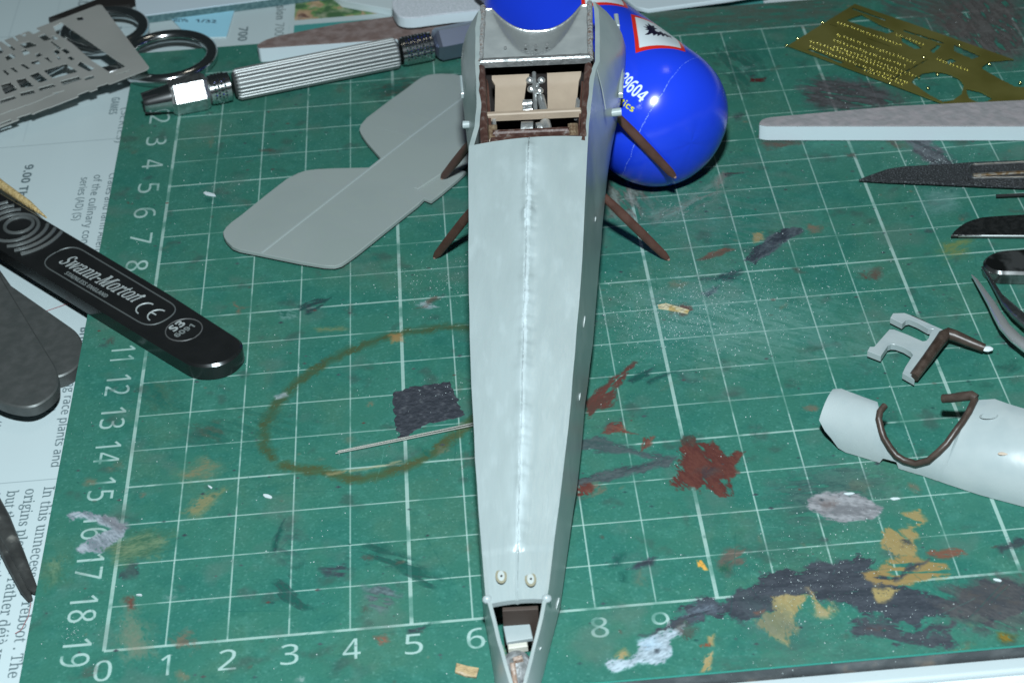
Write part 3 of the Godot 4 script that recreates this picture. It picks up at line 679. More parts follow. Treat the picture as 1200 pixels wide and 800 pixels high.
func _ready() -> void:
	rng.seed = 7
	# ---- camera, light, exposure ------------------------------------------------
	var cam := Camera3D.new()
	cam.name = "camera"
	cam.transform = Transform3D(Basis(Vector3(0.996298, -0.053674, 0.067154), Vector3(0.083353, 0.794310, -0.601767), Vector3(-0.021042, 0.605136, 0.795844)), Vector3(63.582, 223.221, 410.135) * S)
	cam.near = 0.02; cam.far = 20.0
	cam.keep_aspect = Camera3D.KEEP_HEIGHT
	var lens := CameraAttributesPhysical.new()
	lens.frustum_focal_length = 67.1
	lens.frustum_focus_distance = 0.355
	lens.exposure_aperture = 44.0
	cam.attributes = lens
	cam.fov = 20.288
	add_child(cam)
	cam.current = true
	var env := Environment.new()
	env.background_mode = Environment.BG_COLOR
	env.background_color = Color8(150, 172, 178)
	env.background_energy_multiplier = 0.055
	env.tonemap_mode = Environment.TONE_MAPPER_LINEAR
	env.tonemap_exposure = 1.0
	env.sdfgi_enabled = true; env.ssao_enabled = true; env.ssil_enabled = true
	var we := WorldEnvironment.new()
	we.name = "environment"; we.environment = env
	add_child(we)
	# the camera's flash, above the lens
	var flash := OmniLight3D.new()
	flash.name = "camera_flash"
	flash.position = Vector3(72, 301, 351) * S
	flash.light_color = Color8(238, 250, 255)
	flash.light_energy = 0.24
	flash.light_size = 0.011
	flash.omni_range = 6.0; flash.omni_attenuation = 2.0
	flash.shadow_enabled = true
	add_child(flash)
	# the room's ceiling lamp, far above the bench
	var lamp := AreaLight3D.new()
	lamp.name = "ceiling_light"
	lamp.position = Vector3(0.6, 1.9, -0.3)
	lamp.basis = Basis.looking_at(Vector3(-0.5, -1.9, 0.4).normalized(), Vector3.FORWARD)
	lamp.area_size = Vector2(0.25, 0.25)
	lamp.light_color = Color8(255, 244, 226)
	lamp.light_energy = 0.12
	lamp.area_range = 8.0
	lamp.shadow_enabled = true
	add_child(lamp)

	# ---- materials ----------------------------------------------------------------
	var styrene := noisy([lin(0.26, 0.315, 0.315), lin(0.31, 0.36, 0.355)], [0.3, 0.7], 0.02, 18.0, 0.33, 0.0, 3, 0.004)
	styrene.metallic_specular = 0.55
	var styrene_deck := noisy([lin(0.30, 0.36, 0.37), lin(0.345, 0.40, 0.405)], [0.3, 0.7], 0.02, 22.0, 0.3, 0.0, 4, 0.003)
	var styrene_dark := noisy([lin(0.25, 0.293, 0.283), lin(0.268, 0.31, 0.30)], [0.3, 0.7], 0.008, 9.0, 0.42, 0.0, 5, 0.001)
	var tan_plastic := noisy([lin(0.31, 0.245, 0.185), lin(0.35, 0.28, 0.21)], [0.2, 0.8], 0.02, 30.0, 0.55, 0.0, 6, 0.004)
	var brown := noisy([lin(0.060, 0.026, 0.019), lin(0.085, 0.040, 0.030)], [0.25, 0.8], 0.02, 50.0, 0.45, 0.0, 7, 0.003)
	var brown_worn := noisy([lin(0.050, 0.022, 0.017), lin(0.085, 0.045, 0.036), lin(0.22, 0.20, 0.19)], [0.3, 0.65, 0.9], 0.03, 60.0, 0.5, 0.0, 8, 0.005)
	var leather := noisy([lin(0.030, 0.020, 0.015), lin(0.075, 0.055, 0.045)], [0.25, 0.8], 0.02, 50.0, 0.40, 0.0, 9, 0.003)
	var alu := noisy([lin(0.40, 0.42, 0.42), lin(0.56, 0.58, 0.58)], [0.3, 0.7], 0.04, 50.0, 0.34, 0.75, 10, 0.005)
	var alu_matt := noisy([lin(0.33, 0.36, 0.36), lin(0.40, 0.43, 0.425)], [0.2, 0.8], 0.02, 30.0, 0.40, 0.3, 11, 0.003)
	var chrome := mat(lin(0.62, 0.64, 0.65), 0.16, 1.0)
	var bright := mat(lin(0.80, 0.83, 0.83), 0.38, 0.85)
	var steel := noisy([lin(0.40, 0.42, 0.42), lin(0.52, 0.54, 0.54)], [0.3, 0.7], 0.05, 30.0, 0.34, 1.0, 12, 0.006)
	var black_steel := noisy([lin(0.06, 0.066, 0.068), lin(0.075, 0.08, 0.082)], [0.3, 0.8], 0.02, 20.0, 0.25, 0.85, 13, 0.001)
	var grey_steel := noisy([lin(0.095, 0.105, 0.103), lin(0.12, 0.13, 0.128)], [0.3, 0.8], 0.05, 20.0, 0.5, 0.55, 14, 0.003)
	var raised := mat(lin(0.42, 0.47, 0.47), 0.45, 0.3)
	var white_foam := mat(lin(0.52, 0.61, 0.65), 0.8)
	var dark_hole := mat(lin(0.012, 0.012, 0.014), 0.8)
	var gritty_brown := noisy([lin(0.15, 0.105, 0.095), lin(0.20, 0.155, 0.145)], [0.3, 0.7], 0.03, 30.0, 0.95, 0.0, 16, 0.01, 5)
	var gritty_grey := noisy([lin(0.24, 0.235, 0.245), lin(0.29, 0.27, 0.28)], [0.3, 0.7], 0.03, 30.0, 0.95, 0.0, 17, 0.008, 5)
	var gritty_white := noisy([lin(0.46, 0.51, 0.55), lin(0.58, 0.61, 0.66)], [0.35, 0.7], 0.1, 50.0, 0.95, 0.0, 18, 0.01, 5)
	var im: Image
	var font := SystemFont.new(); font.font_names = PackedStringArray(["Droid Sans"])
	var serif := SystemFont.new(); serif.font_names = PackedStringArray(["Droid Serif"])
	var bold := SystemFont.new(); bold.font_names = PackedStringArray(["Droid Sans"]); bold.font_weight = 700

	# ---- the bench, and the white strip along the front of the mat --------------------
	var mb := MB.new()
	mb.box(Vector3(60, -13.2, 60), Vector3(420, 10, 420))
	setting("table_top", mb, noisy([lin(0.56, 0.62, 0.65), lin(0.66, 0.71, 0.73)], [0.3, 0.7], 0.01, 6.0, 0.45, 0.0, 30, 0.004))
	var o := thing("edge_strip", "white plastic strip with rounded lip along the front of the mat", "strip", Vector3(170, -3.2, 208.2))
	mb = MB.new()
	var prof := []
	var sec := PackedVector3Array()
	for x in [70.0, 287.0]:
		sec = PackedVector3Array()
		for q in [Vector2(206.5, -3.18), Vector2(206.4, -2.45), Vector2(206.6, -2.3), Vector2(208.6, -2.05), Vector2(209.0, -2.1), Vector2(209.3, -2.35), Vector2(209.4, -2.7), Vector2(209.3, -3.18)]:
			sec.append(Vector3(x, q.y, q.x))
		prof.append(sec)
	mb.grid(prof, true, false, Vector3.ZERO, true)
	part("lip", mb, mat(lin(0.44, 0.51, 0.53), 0.35), o, 50.0)

	# ---- newspapers -----------------------------------------------------------------------
	var kn := 7.2
	im = Image.create(742, 2045, false, Image.FORMAT_RGBA8)     # x -79..24, z -70..214
	im.fill(Color8(176, 192, 195))
	var npx := func(x: float, z: float) -> Vector2: return Vector2(x + 79.0, z + 70.0) * kn
	var ex := Vector2(0, kn); var ey := Vector2(kn, 0)
	var ink1 := Color8(70, 88, 94, 240)
	write(im, "Crates and farm Allen for", font, 1.75, npx.call(-15.0, 37.4), ex, ey, ink1, 36.0)
	write(im, "of the culinary contest", font, 1.75, npx.call(-18.4, 37.6), ex, ey, ink1, 33.5)
	write(im, "series (AD) (S)", font, 1.75, npx.call(-21.3, 38.2), ex, ey, ink1, 17.6)
	write(im, "9.00 The", bold, 2.0, npx.call(-35.0, 30.7), ex, ey, ink1, 16.0)
	write(im, "GAMES", bold, 1.9, npx.call(-17.9, 2.6), ex, ey, Color8(90, 108, 112, 220), 8.0)
	write(im, "(SERIES)", font, 1.9, npx.call(-15.0, 8.0), ex, ey, Color8(90, 108, 112, 220), 16.0)
	write(im, "Brow", bold, 1.7, npx.call(-14.9, 96.0), ex, ey, ink1, 7.4)
	write(im, "a fruiting race plants and", font, 1.75, npx.call(-15.6, 104.5), ex, ey, ink1, 34.4)
	write(im, "fresh (S)", font, 1.75, npx.call(-18.6, 110.8), ex, ey, ink1, 11.6)
	write(im, "(AD)", font, 1.75, npx.call(-28.5, 124.0), ex, ey, ink1, 4.8)
	write(im, "NIE A SICKNESS", font, 1.75, npx.call(-37.0, 66.0), ex, ey, ink1, 20.0)
	write(im, "In this unnecessary reboot . The", serif, 1.95, npx.call(-16.1, 144.4), ex, ey, ink1, 46.8)
	write(im, "origins plot is a rather déjà vu", serif, 1.95, npx.call(-19.4, 144.6), ex, ey, ink1, 43.5)
	write(im, "but the romantic plot of the old", serif, 1.95, npx.call(-22.7, 144.6), ex, ey, ink1, 45.0)
	write(im, "into every unique place by bus", serif, 1.95, npx.call(-26.0, 144.8), ex, ey, ink1, 43.0)
	write(im, "700", bold, 2.3, npx.call(11.3, -28.4), ex, ey, Color8(90, 106, 110, 230), 7.4)
	write(im, "Television", bold, 2.2, npx.call(20.6, -50.0), ex, ey, Color8(96, 108, 110, 220), 19.0)
	write(im, "700.", font, 2.2, npx.call(20.6, -29.0), ex, ey, Color8(96, 108, 110, 220), 8.0)
	write(im, "B&S", bold, 3.5, npx.call(-22.5, -34.0), ex, ey, Color8(120, 138, 142, 200), 7.0)
	write(im, "RADIO", bold, 2.6, npx.call(-32.0, -56.0), ex, ey, Color8(110, 122, 128, 200), 14.0)
	for z in [142.2, -33.5, 22.0]:
		fill_poly(im, PackedVector2Array([npx.call(-78, z), npx.call(-14, z), npx.call(-14, z + 0.22), npx.call(-78, z + 0.22)]), Color8(130, 146, 150, 200))
	for r in [[-48.0, 30.0], [-37.0, 40.0]]:
		fill_poly(im, PackedVector2Array([npx.call(r[0], -70.0), npx.call(r[0] + 0.15, -70.0), npx.call(r[0] + 0.15, 20.0), npx.call(r[0], 20.0)]), Color8(150, 166, 170, 160))
	var paper := mat(Color.WHITE, 0.9)
	paper.albedo_texture = ImageTexture.create_from_image(im)
	paper.heightmap_enabled = true
	paper.heightmap_texture = ntex(0.004, 31, [Color.BLACK, Color.WHITE], [0.2, 0.8], 256, 3)
	paper.heightmap_scale = 0.06
	o = thing("newspaper", "newspaper page printed with sideways columns under the left edge of the mat", "newspaper", Vector3(-28, -3.2, 72))
	mb = MB.new()
	mb.quad(Vector3(-79, -3.06, -70), Vector3(24, -3.06, -70), Vector3(24, -3.06, 214), Vector3(-79, -3.06, 214))
	mb.t = PackedVector2Array([Vector2(0, 0), Vector2(1, 0), Vector2(1, 1), Vector2(0, 0), Vector2(1, 1), Vector2(0, 1)])
	mb.orient(0, Vector3.UP)
	part("page", mb, paper, o)
	# second page with a colour picture
	im = Image.create(720, 420, false, Image.FORMAT_RGBA8)            # x 24..144, z -80..-10
	im.fill(Color8(176, 192, 194))
	var food := noise(0.018, 40, 4); var food2 := noise(0.03, 41, 3)
	var g3 := ramp([Color8(60, 96, 60), Color8(104, 140, 84), Color8(150, 130, 96), Color8(176, 148, 120), Color8(96, 70, 60)], [0.25, 0.42, 0.5, 0.65, 0.8])
	for y in 302:
		for x in range(8, 700):
			im.set_pixel(x, y, g3.sample(0.5 + 0.8 * food.get_noise_2d(x, y) + (0.12 if x > 110 else -0.15)).lerp(Color8(190, 180, 160), clampf(food2.get_noise_2d(x, y), 0.0, 0.6)))
	fill_poly(im, PackedVector2Array([Vector2(8, 318), Vector2(720, 318), Vector2(720, 420), Vector2(8, 420)]), Color8(64, 140, 136))
	var paper2 := mat(Color.WHITE, 0.75)
	paper2.albedo_texture = ImageTexture.create_from_image(im)
	o = thing("newspaper", "newspaper page with a colour food picture and teal band behind the mat", "newspaper", Vector3(84, -3.2, -45))
	mb = MB.new()
	mb.quad(Vector3(24, -3.0, -80), Vector3(144, -3.0, -80), Vector3(144, -3.0, -10), Vector3(24, -3.0, -10))
	mb.t = PackedVector2Array([Vector2(0, 0), Vector2(1, 0), Vector2(1, 1), Vector2(0, 0), Vector2(1, 1), Vector2(0, 1)])
	mb.orient(0, Vector3.UP)
	part("page", mb, paper2, o)

	# ---- the mat ------------------------------------------------------------------------------
	paint_mat()
	var top := mat(Color.WHITE, 0.55)
	top.albedo_texture = ImageTexture.create_from_image(mat_im)
	top.heightmap_enabled = true
	cloud_bump()
	top.heightmap_texture = ImageTexture.create_from_image(mat_bump)
	top.heightmap_scale = 0.05
	top.metallic_specular = 0.35
	o = thing("cutting_mat", "green self-healing cutting mat with white centimetre grid, stained with paint", "cutting mat", Vector3(137, -3, 96))
	var cm := o
	mb = MB.new()
	mb.quad(Vector3(-13, 0, -13), Vector3(209, 0, -13), Vector3(209, 0, 206), Vector3(-13, 0, 206))
	var lo := Vector2(-13 - MX, -13 - MZ) * K / 2048.0; var hi := Vector2(209 - MX, 206 - MZ) * K / 2048.0
	mb.t = PackedVector2Array([lo, Vector2(hi.x, lo.y), hi, lo, hi, Vector2(lo.x, hi.y)])
	mb.orient(0, Vector3.UP)
	part("printed_face", mb, top, o)
	mb = MB.new()
	mb.prism(rounded([Vector2(-13, -13), Vector2(287, -13), Vector2(287, 206), Vector2(-13, 206)], 0.0), -2.98, -0.02)
	part("core", mb, noisy([lin(0.06, 0.07, 0.075), lin(0.11, 0.12, 0.125), lin(0.24, 0.19, 0.15)], [0.3, 0.6, 0.85], 0.02, 20.0, 0.7, 0.0, 33, 0.01), o)
	mb = MB.new()
	mb.quad(Vector3(209, 0, -13), Vector3(287, 0, -13), Vector3(287, 0, 206), Vector3(209, 0, 206))
	mb.orient(0, Vector3.UP)
	part("plain_face", mb, mat(Color8(50, 106, 93), 0.55), o)
	mb = MB.new()
	mb.box(Vector3(137, -0.16, 206.05), Vector3(150, 0.15, 0.06))
	part("cut_rim", mb, mat(lin(0.02, 0.24, 0.19), 0.4), o)
	var p_black := noisy([lin(0.020, 0.025, 0.034), lin(0.030, 0.035, 0.046), lin(0.06, 0.068, 0.078)], [0.3, 0.65, 0.9], 0.04, 50.0, 0.75, 0.0, 50, 0.012)
	var p_grey := noisy([lin(0.14, 0.155, 0.17), lin(0.22, 0.24, 0.26), lin(0.30, 0.33, 0.35)], [0.25, 0.55, 0.85], 0.02, 25.0, 0.45, 0.1, 51, 0.004)
	var p_pale := noisy([lin(0.17, 0.195, 0.21), lin(0.27, 0.31, 0.335), lin(0.33, 0.41, 0.48)], [0.25, 0.55, 0.85], 0.02, 25.0, 0.5, 0.0, 52, 0.004)
	patch(pv([Vector2(48.1, 129.1), Vector2(50.1, 128.3), Vector2(52.8, 127.9), Vector2(56.4, 127.6), Vector2(59.0, 127.4), Vector2(59.6, 130.9), Vector2(60.3, 134.5), Vector2(60.8, 137.8), Vector2(58.8, 138.6), Vector2(54.9, 139.5), Vector2(51.7, 140.8), Vector2(50.5, 143.1), Vector2(49.0, 143.4), Vector2(48.4, 139.4), Vector2(48.2, 134.4)]), 0.9, 60, 0.07, p_black, o, "small square of dried black paint beside the fuselage")

	# ---- fuselage, lying upside down on its struts -----------------------------------------------
	var LT := [Vector3(70.5, 42.87, 61.8), Vector3(70.0, 42.48, 64.7), Vector3(69.5, 42.08, 67.5), Vector3(69.4, 41.69, 70.3), Vector3(69.2, 41.30, 73.1), Vector3(69.0, 40.90, 75.9), Vector3(68.8, 40.51, 78.7), Vector3(68.7, 40.12, 81.5), Vector3(68.7, 39.72, 84.3), Vector3(68.5, 39.33, 87.1), Vector3(68.4, 38.94, 89.9), Vector3(68.2, 38.54, 92.8), Vector3(67.8, 38.15, 95.6), Vector3(67.5, 37.76, 98.4), Vector3(66.8, 37.35, 101.2), Vector3(66.1, 36.94, 104.0), Vector3(65.7, 35.81, 108.0), Vector3(65.4, 34.41, 112.8), Vector3(65.1, 33.00, 117.7), Vector3(64.8, 31.60, 122.5), Vector3(64.4, 30.19, 127.4), Vector3(64.1, 28.79, 132.2), Vector3(63.8, 27.38, 137.1), Vector3(63.6, 25.98, 141.9), Vector3(63.3, 24.58, 146.7), Vector3(63.1, 23.17, 151.6), Vector3(62.9, 21.77, 156.4), Vector3(62.8, 20.36, 161.3), Vector3(62.7, 18.96, 166.1), Vector3(62.5, 17.56, 170.9), Vector3(62.5, 16.15, 175.8), Vector3(62.4, 14.75, 180.6), Vector3(62.4, 13.34, 185.5), Vector3(62.4, 11.94, 190.3), Vector3(62.4, 10.53, 195.2), Vector3(63.2, 9.13, 200.0), Vector3(63.6, 8.26, 203.0), Vector3(64.0, 7.69, 205.0), Vector3(64.3, 7.12, 206.9), Vector3(64.7, 6.55, 208.9), Vector3(65.1, 5.98, 210.9), Vector3(65.5, 5.41, 212.8)]
	var LM := [Vector3(66.2, 32.21, 61.8), Vector3(66.1, 31.82, 64.7), Vector3(66.0, 31.43, 67.5), Vector3(66.0, 31.04, 70.3), Vector3(66.0, 30.65, 73.1), Vector3(66.1, 30.25, 75.9), Vector3(66.2, 29.83, 78.7), Vector3(66.4, 29.31, 81.5), Vector3(66.6, 28.79, 84.3), Vector3(66.6, 28.27, 87.1), Vector3(66.6, 27.75, 89.9), Vector3(66.6, 27.23, 92.8), Vector3(66.5, 26.71, 95.6), Vector3(66.4, 26.19, 98.4), Vector3(66.1, 25.67, 101.2), Vector3(65.6, 25.14, 104.0), Vector3(65.4, 24.29, 108.0), Vector3(65.0, 23.26, 112.8), Vector3(64.7, 22.22, 117.7), Vector3(64.4, 21.18, 122.5), Vector3(64.1, 20.14, 127.4), Vector3(63.8, 19.10, 132.2), Vector3(63.6, 18.06, 137.1), Vector3(63.4, 17.03, 141.9), Vector3(63.2, 15.99, 146.7), Vector3(63.0, 14.95, 151.6), Vector3(62.8, 13.91, 156.4), Vector3(62.6, 12.87, 161.3), Vector3(62.4, 11.83, 166.1), Vector3(62.3, 10.80, 170.9), Vector3(62.3, 9.76, 175.8), Vector3(62.2, 8.72, 180.6), Vector3(62.1, 7.68, 185.5), Vector3(62.1, 6.64, 190.3), Vector3(62.3, 5.60, 195.2), Vector3(62.9, 4.64, 200.0), Vector3(63.2, 4.21, 203.0), Vector3(63.4, 3.92, 205.0), Vector3(63.5, 3.64, 206.9), Vector3(63.7, 3.35, 208.9), Vector3(63.9, 3.07, 210.9), Vector3(64.0, 2.78, 212.8)]
	var LB := [Vector3(67.7, 19.19, 61.8), Vector3(67.5, 18.80, 64.7), Vector3(67.3, 18.41, 67.5), Vector3(67.0, 18.02, 70.3), Vector3(66.8, 17.63, 73.1), Vector3(66.7, 17.24, 75.9), Vector3(66.5, 16.85, 78.7), Vector3(66.4, 16.46, 81.5), Vector3(66.3, 16.07, 84.3), Vector3(66.1, 15.68, 87.1), Vector3(66.0, 15.28, 89.9), Vector3(65.8, 14.89, 92.8), Vector3(65.7, 14.50, 95.6), Vector3(65.5, 14.11, 98.4), Vector3(65.3, 13.72, 101.2), Vector3(65.2, 13.33, 104.0), Vector3(65.0, 12.78, 108.0), Vector3(64.7, 12.11, 112.8), Vector3(64.4, 11.43, 117.7), Vector3(64.1, 10.76, 122.5), Vector3(63.8, 10.09, 127.4), Vector3(63.5, 9.42, 132.2), Vector3(63.4, 8.74, 137.1), Vector3(63.2, 8.07, 141.9), Vector3(63.1, 7.40, 146.7), Vector3(62.9, 6.73, 151.6), Vector3(62.6, 6.05, 156.4), Vector3(62.3, 5.38, 161.3), Vector3(62.2, 4.71, 166.1), Vector3(62.1, 4.04, 170.9), Vector3(62.0, 3.36, 175.8), Vector3(62.0, 2.69, 180.6), Vector3(61.9, 2.02, 185.5), Vector3(61.8, 1.35, 190.3), Vector3(62.2, 0.67, 195.2), Vector3(62.5, 0.15, 200.0), Vector3(62.7, 0.15, 203.0), Vector3(62.7, 0.15, 205.0), Vector3(62.7, 0.15, 206.9), Vector3(62.7, 0.15, 208.9), Vector3(62.6, 0.15, 210.9), Vector3(62.6, 0.15, 212.8)]
	var RT := [Vector3(94.2, 42.87, 61.8), Vector3(94.7, 42.48, 64.7), Vector3(94.5, 42.08, 67.5), Vector3(94.3, 41.69, 70.3), Vector3(94.0, 41.30, 73.1), Vector3(93.7, 40.90, 75.9), Vector3(93.4, 40.51, 78.7), Vector3(93.1, 40.12, 81.5), Vector3(92.0, 39.72, 84.3), Vector3(91.4, 39.33, 87.1), Vector3(90.9, 38.94, 89.9), Vector3(90.4, 38.54, 92.8), Vector3(89.9, 38.15, 95.6), Vector3(89.4, 37.76, 98.4), Vector3(88.9, 37.36, 101.2), Vector3(88.5, 36.87, 104.0), Vector3(87.9, 35.81, 108.0), Vector3(87.2, 34.41, 112.8), Vector3(86.5, 33.00, 117.7), Vector3(85.8, 31.60, 122.5), Vector3(85.1, 30.19, 127.4), Vector3(84.4, 28.79, 132.2), Vector3(83.6, 27.38, 137.1), Vector3(82.8, 25.98, 141.9), Vector3(81.9, 24.58, 146.7), Vector3(81.1, 23.17, 151.6), Vector3(80.2, 21.77, 156.4), Vector3(79.4, 20.36, 161.3), Vector3(78.5, 18.96, 166.1), Vector3(77.5, 17.56, 170.9), Vector3(76.5, 16.15, 175.8), Vector3(75.5, 14.75, 180.6), Vector3(74.4, 13.34, 185.5), Vector3(73.4, 11.94, 190.3), Vector3(72.4, 10.53, 195.2), Vector3(71.1, 9.13, 200.0), Vector3(70.1, 8.26, 203.0), Vector3(69.4, 7.69, 205.0), Vector3(68.8, 7.12, 206.9), Vector3(68.1, 6.55, 208.9), Vector3(67.4, 5.98, 210.9), Vector3(66.7, 5.41, 212.8)]
	var RM := [Vector3(100.3, 32.21, 61.8), Vector3(99.9, 31.82, 64.7), Vector3(99.4, 31.43, 67.5), Vector3(98.8, 31.04, 70.3), Vector3(98.1, 30.65, 73.1), Vector3(97.4, 30.25, 75.9), Vector3(96.7, 29.83, 78.7), Vector3(95.7, 29.31, 81.5), Vector3(94.9, 28.79, 84.3), Vector3(94.0, 28.27, 87.1), Vector3(93.2, 27.75, 89.9), Vector3(92.4, 27.23, 92.8), Vector3(91.6, 26.71, 95.6), Vector3(90.9, 26.19, 98.4), Vector3(90.2, 25.67, 101.2), Vector3(89.4, 25.10, 104.0), Vector3(88.8, 24.29, 108.0), Vector3(88.0, 23.26, 112.8), Vector3(87.3, 22.22, 117.7), Vector3(86.5, 21.18, 122.5), Vector3(85.8, 20.14, 127.4), Vector3(85.0, 19.10, 132.2), Vector3(84.2, 18.06, 137.1), Vector3(83.3, 17.03, 141.9), Vector3(82.4, 15.99, 146.7), Vector3(81.5, 14.95, 151.6), Vector3(80.7, 13.91, 156.4), Vector3(79.9, 12.87, 161.3), Vector3(78.9, 11.83, 166.1), Vector3(77.9, 10.80, 170.9), Vector3(76.9, 9.76, 175.8), Vector3(75.9, 8.72, 180.6), Vector3(74.9, 7.68, 185.5), Vector3(73.9, 6.64, 190.3), Vector3(72.6, 5.60, 195.2), Vector3(71.3, 4.64, 200.0), Vector3(70.3, 4.21, 203.0), Vector3(69.7, 3.92, 205.0), Vector3(69.2, 3.64, 206.9), Vector3(68.7, 3.35, 208.9), Vector3(68.1, 3.07, 210.9), Vector3(67.6, 2.78, 212.8)]
	var RB := [Vector3(97.3, 19.19, 61.8), Vector3(96.9, 18.80, 64.7), Vector3(96.5, 18.41, 67.5), Vector3(96.1, 18.02, 70.3), Vector3(95.7, 17.63, 73.1), Vector3(95.2, 17.24, 75.9), Vector3(94.7, 16.85, 78.7), Vector3(94.2, 16.46, 81.5), Vector3(93.7, 16.07, 84.3), Vector3(93.2, 15.68, 87.1), Vector3(92.8, 15.28, 89.9), Vector3(92.3, 14.89, 92.8), Vector3(91.8, 14.50, 95.6), Vector3(91.3, 14.11, 98.4), Vector3(90.8, 13.72, 101.2), Vector3(90.4, 13.33, 104.0), Vector3(89.7, 12.78, 108.0), Vector3(88.9, 12.11, 112.8), Vector3(88.1, 11.43, 117.7), Vector3(87.3, 10.76, 122.5), Vector3(86.5, 10.09, 127.4), Vector3(85.7, 9.42, 132.2), Vector3(84.7, 8.74, 137.1), Vector3(83.8, 8.07, 141.9), Vector3(82.8, 7.40, 146.7), Vector3(82.0, 6.73, 151.6), Vector3(81.2, 6.05, 156.4), Vector3(80.3, 5.38, 161.3), Vector3(79.4, 4.71, 166.1), Vector3(78.3, 4.04, 170.9), Vector3(77.3, 3.36, 175.8), Vector3(76.3, 2.69, 180.6), Vector3(75.3, 2.02, 185.5), Vector3(74.3, 1.35, 190.3), Vector3(72.8, 0.67, 195.2), Vector3(71.4, 0.15, 200.0), Vector3(70.6, 0.15, 203.0), Vector3(70.0, 0.15, 205.0), Vector3(69.6, 0.15, 206.9), Vector3(69.2, 0.15, 208.9), Vector3(68.8, 0.15, 210.9), Vector3(68.4, 0.15, 212.8)]
	o = thing("model_fuselage", "grey plastic aeroplane fuselage upside down with open cockpit bay and brown struts", "model aeroplane", Vector3(78, 0, 130))
	var chip_m := mat(lin(0.6, 0.66, 0.66), 0.6)
	for side in 2:
		var T: Array = [LT, RT][side]; var MM: Array = [LM, RM][side]; var B: Array = [LB, RB][side]
		var inw := Vector3(1.15 if side == 0 else -1.15, 0, 0)
		var rows := []
		for i in T.size():
			var outer := []
			for j in 9:
				var t := j / 8.0
				var ctl: Vector3 = MM[i] * 2.0 - (T[i] + B[i]) * 0.5
				var q: Vector3 = (T[i].lerp(ctl, t)).lerp(ctl.lerp(B[i], t), t)
				outer.append(q)
			var row := PackedVector3Array(outer)
			var th := inw * (0.45 if i == 0 else lerpf(1.0, 0.6, smoothstep(25.0, 38.0, i)))
			for j in 9:
				row.append(outer[8 - j] + th * (0.8 if j == 8 else 1.0) + Vector3(0, 0.0, 0))
			rows.append(row)
		mb = MB.new()
		mb.grid(rows, true, false, Vector3.ZERO, true, true)
		var sp := part("side_panel", mb, styrene, o, 35.0)
		# moulding seams and flash on the side
		mb = MB.new()
		if side == 1:
			for k in [[16, 0.62, 0.9], [22, 0.4, 1.6], [25, 0.55, 1.0], [33, 0.8, 1.2], [36, 0.3, 0.8]]:
				var q: Vector3 = RT[k[0]].lerp(RB[k[0]], k[1]) + Vector3(0.1, 0, 0)
				var q2: Vector3 = RT[k[0] + 1].lerp(RB[k[0] + 1], k[1] - 0.05) + Vector3(0.1, 0, 0)
				mb = MB.new()
				mb.tube([q, q.lerp(q2, 0.15 * k[2]), q.lerp(q2, 0.4 * k[2])], [0.04, 0.12, 0.04], 6)
				part("bare_chip", mb, chip_m, sp, 60.0)
			mb = MB.new()
			mb.tube([Vector3(Vector3(92.32, 39.74, 84.23)), Vector3(Vector3(92.64, 38.87, 90.44)), Vector3(Vector3(92.64, 38.03, 96.46))], 0.12, 6)
			part("panel_line", mb, styrene, sp)
	# belly: shallow crown with a raised, untidy seam along the middle
	var nb := noise(0.35, 70, 3)
	var rows := []
	var nst := 170
	for i in nst + 1:
		var f := lerpf(15.0, float(LT.size() - 1) - 6.65, float(i) / nst)
		var k := int(f)
		var a: Vector3 = LT[k].lerp(LT[k + 1], f - k); var b: Vector3 = RT[k].lerp(RT[k + 1], f - k)
		var half := (b - a).length() / 2
		var row := PackedVector3Array()
		var along := float(i) / nst
		var wob := nb.get_noise_1d(a.z * 2.0)
		for j in 41:
			var s := j / 20.0 - 1.0
			s = signf(s) * pow(absf(s), 1.6)
			var x := s * half
			var q := a.lerp(b, s * 0.5 + 0.5)
			var up := 0.85 * (1.0 - s * s) * minf(1.0, half / 8.0)
			if along < 0.91:
				up += (0.5 + 0.25 * wob) * exp(-pow((x - 0.2 - wob * 0.25) / (0.95 + 0.3 * wob), 2.0)) * smoothstep(0.0, 0.03, along)
				up -= 0.14 * smoothstep(-0.32, -0.05, x) * (1.0 - smoothstep(-0.05, 0.02, x + wob * 0.2))
				up += 0.30 * exp(-pow(Vector2(x - 0.3, (q.z - 122.3) * 0.62).length() / 1.25, 8.0))
				up += 0.2 * exp(-pow(Vector2(x, (q.z - 115.3) * 0.7).length() / 1.0, 8.0))
			else:
				up -= 0.2 * exp(-pow(x / 0.2, 2.0)) + 0.16
			row.append(q + Vector3(0, up + 0.05, 0))
		rows.append(row)
	var under := []
	for r in rows:
		var row: PackedVector3Array = r.duplicate()
		for j in range(40, -1, -1): row.append(r[j] + Vector3(0, -0.9, 0))
		under.append(row)
	mb = MB.new()
	mb.grid(under, true, false, Vector3.ZERO, true, true)
	im = Image.create(256, 1024, false, Image.FORMAT_RGBA8)
	var nw := noise(0.02, 77, 4); var nf := noise(0.006, 78, 3); var ns := noise(0.09, 79, 2)
	var g0 := lin(0.27, 0.325, 0.328); var g1 := lin(0.29, 0.348, 0.352); var gs := lin(0.52, 0.61, 0.64)
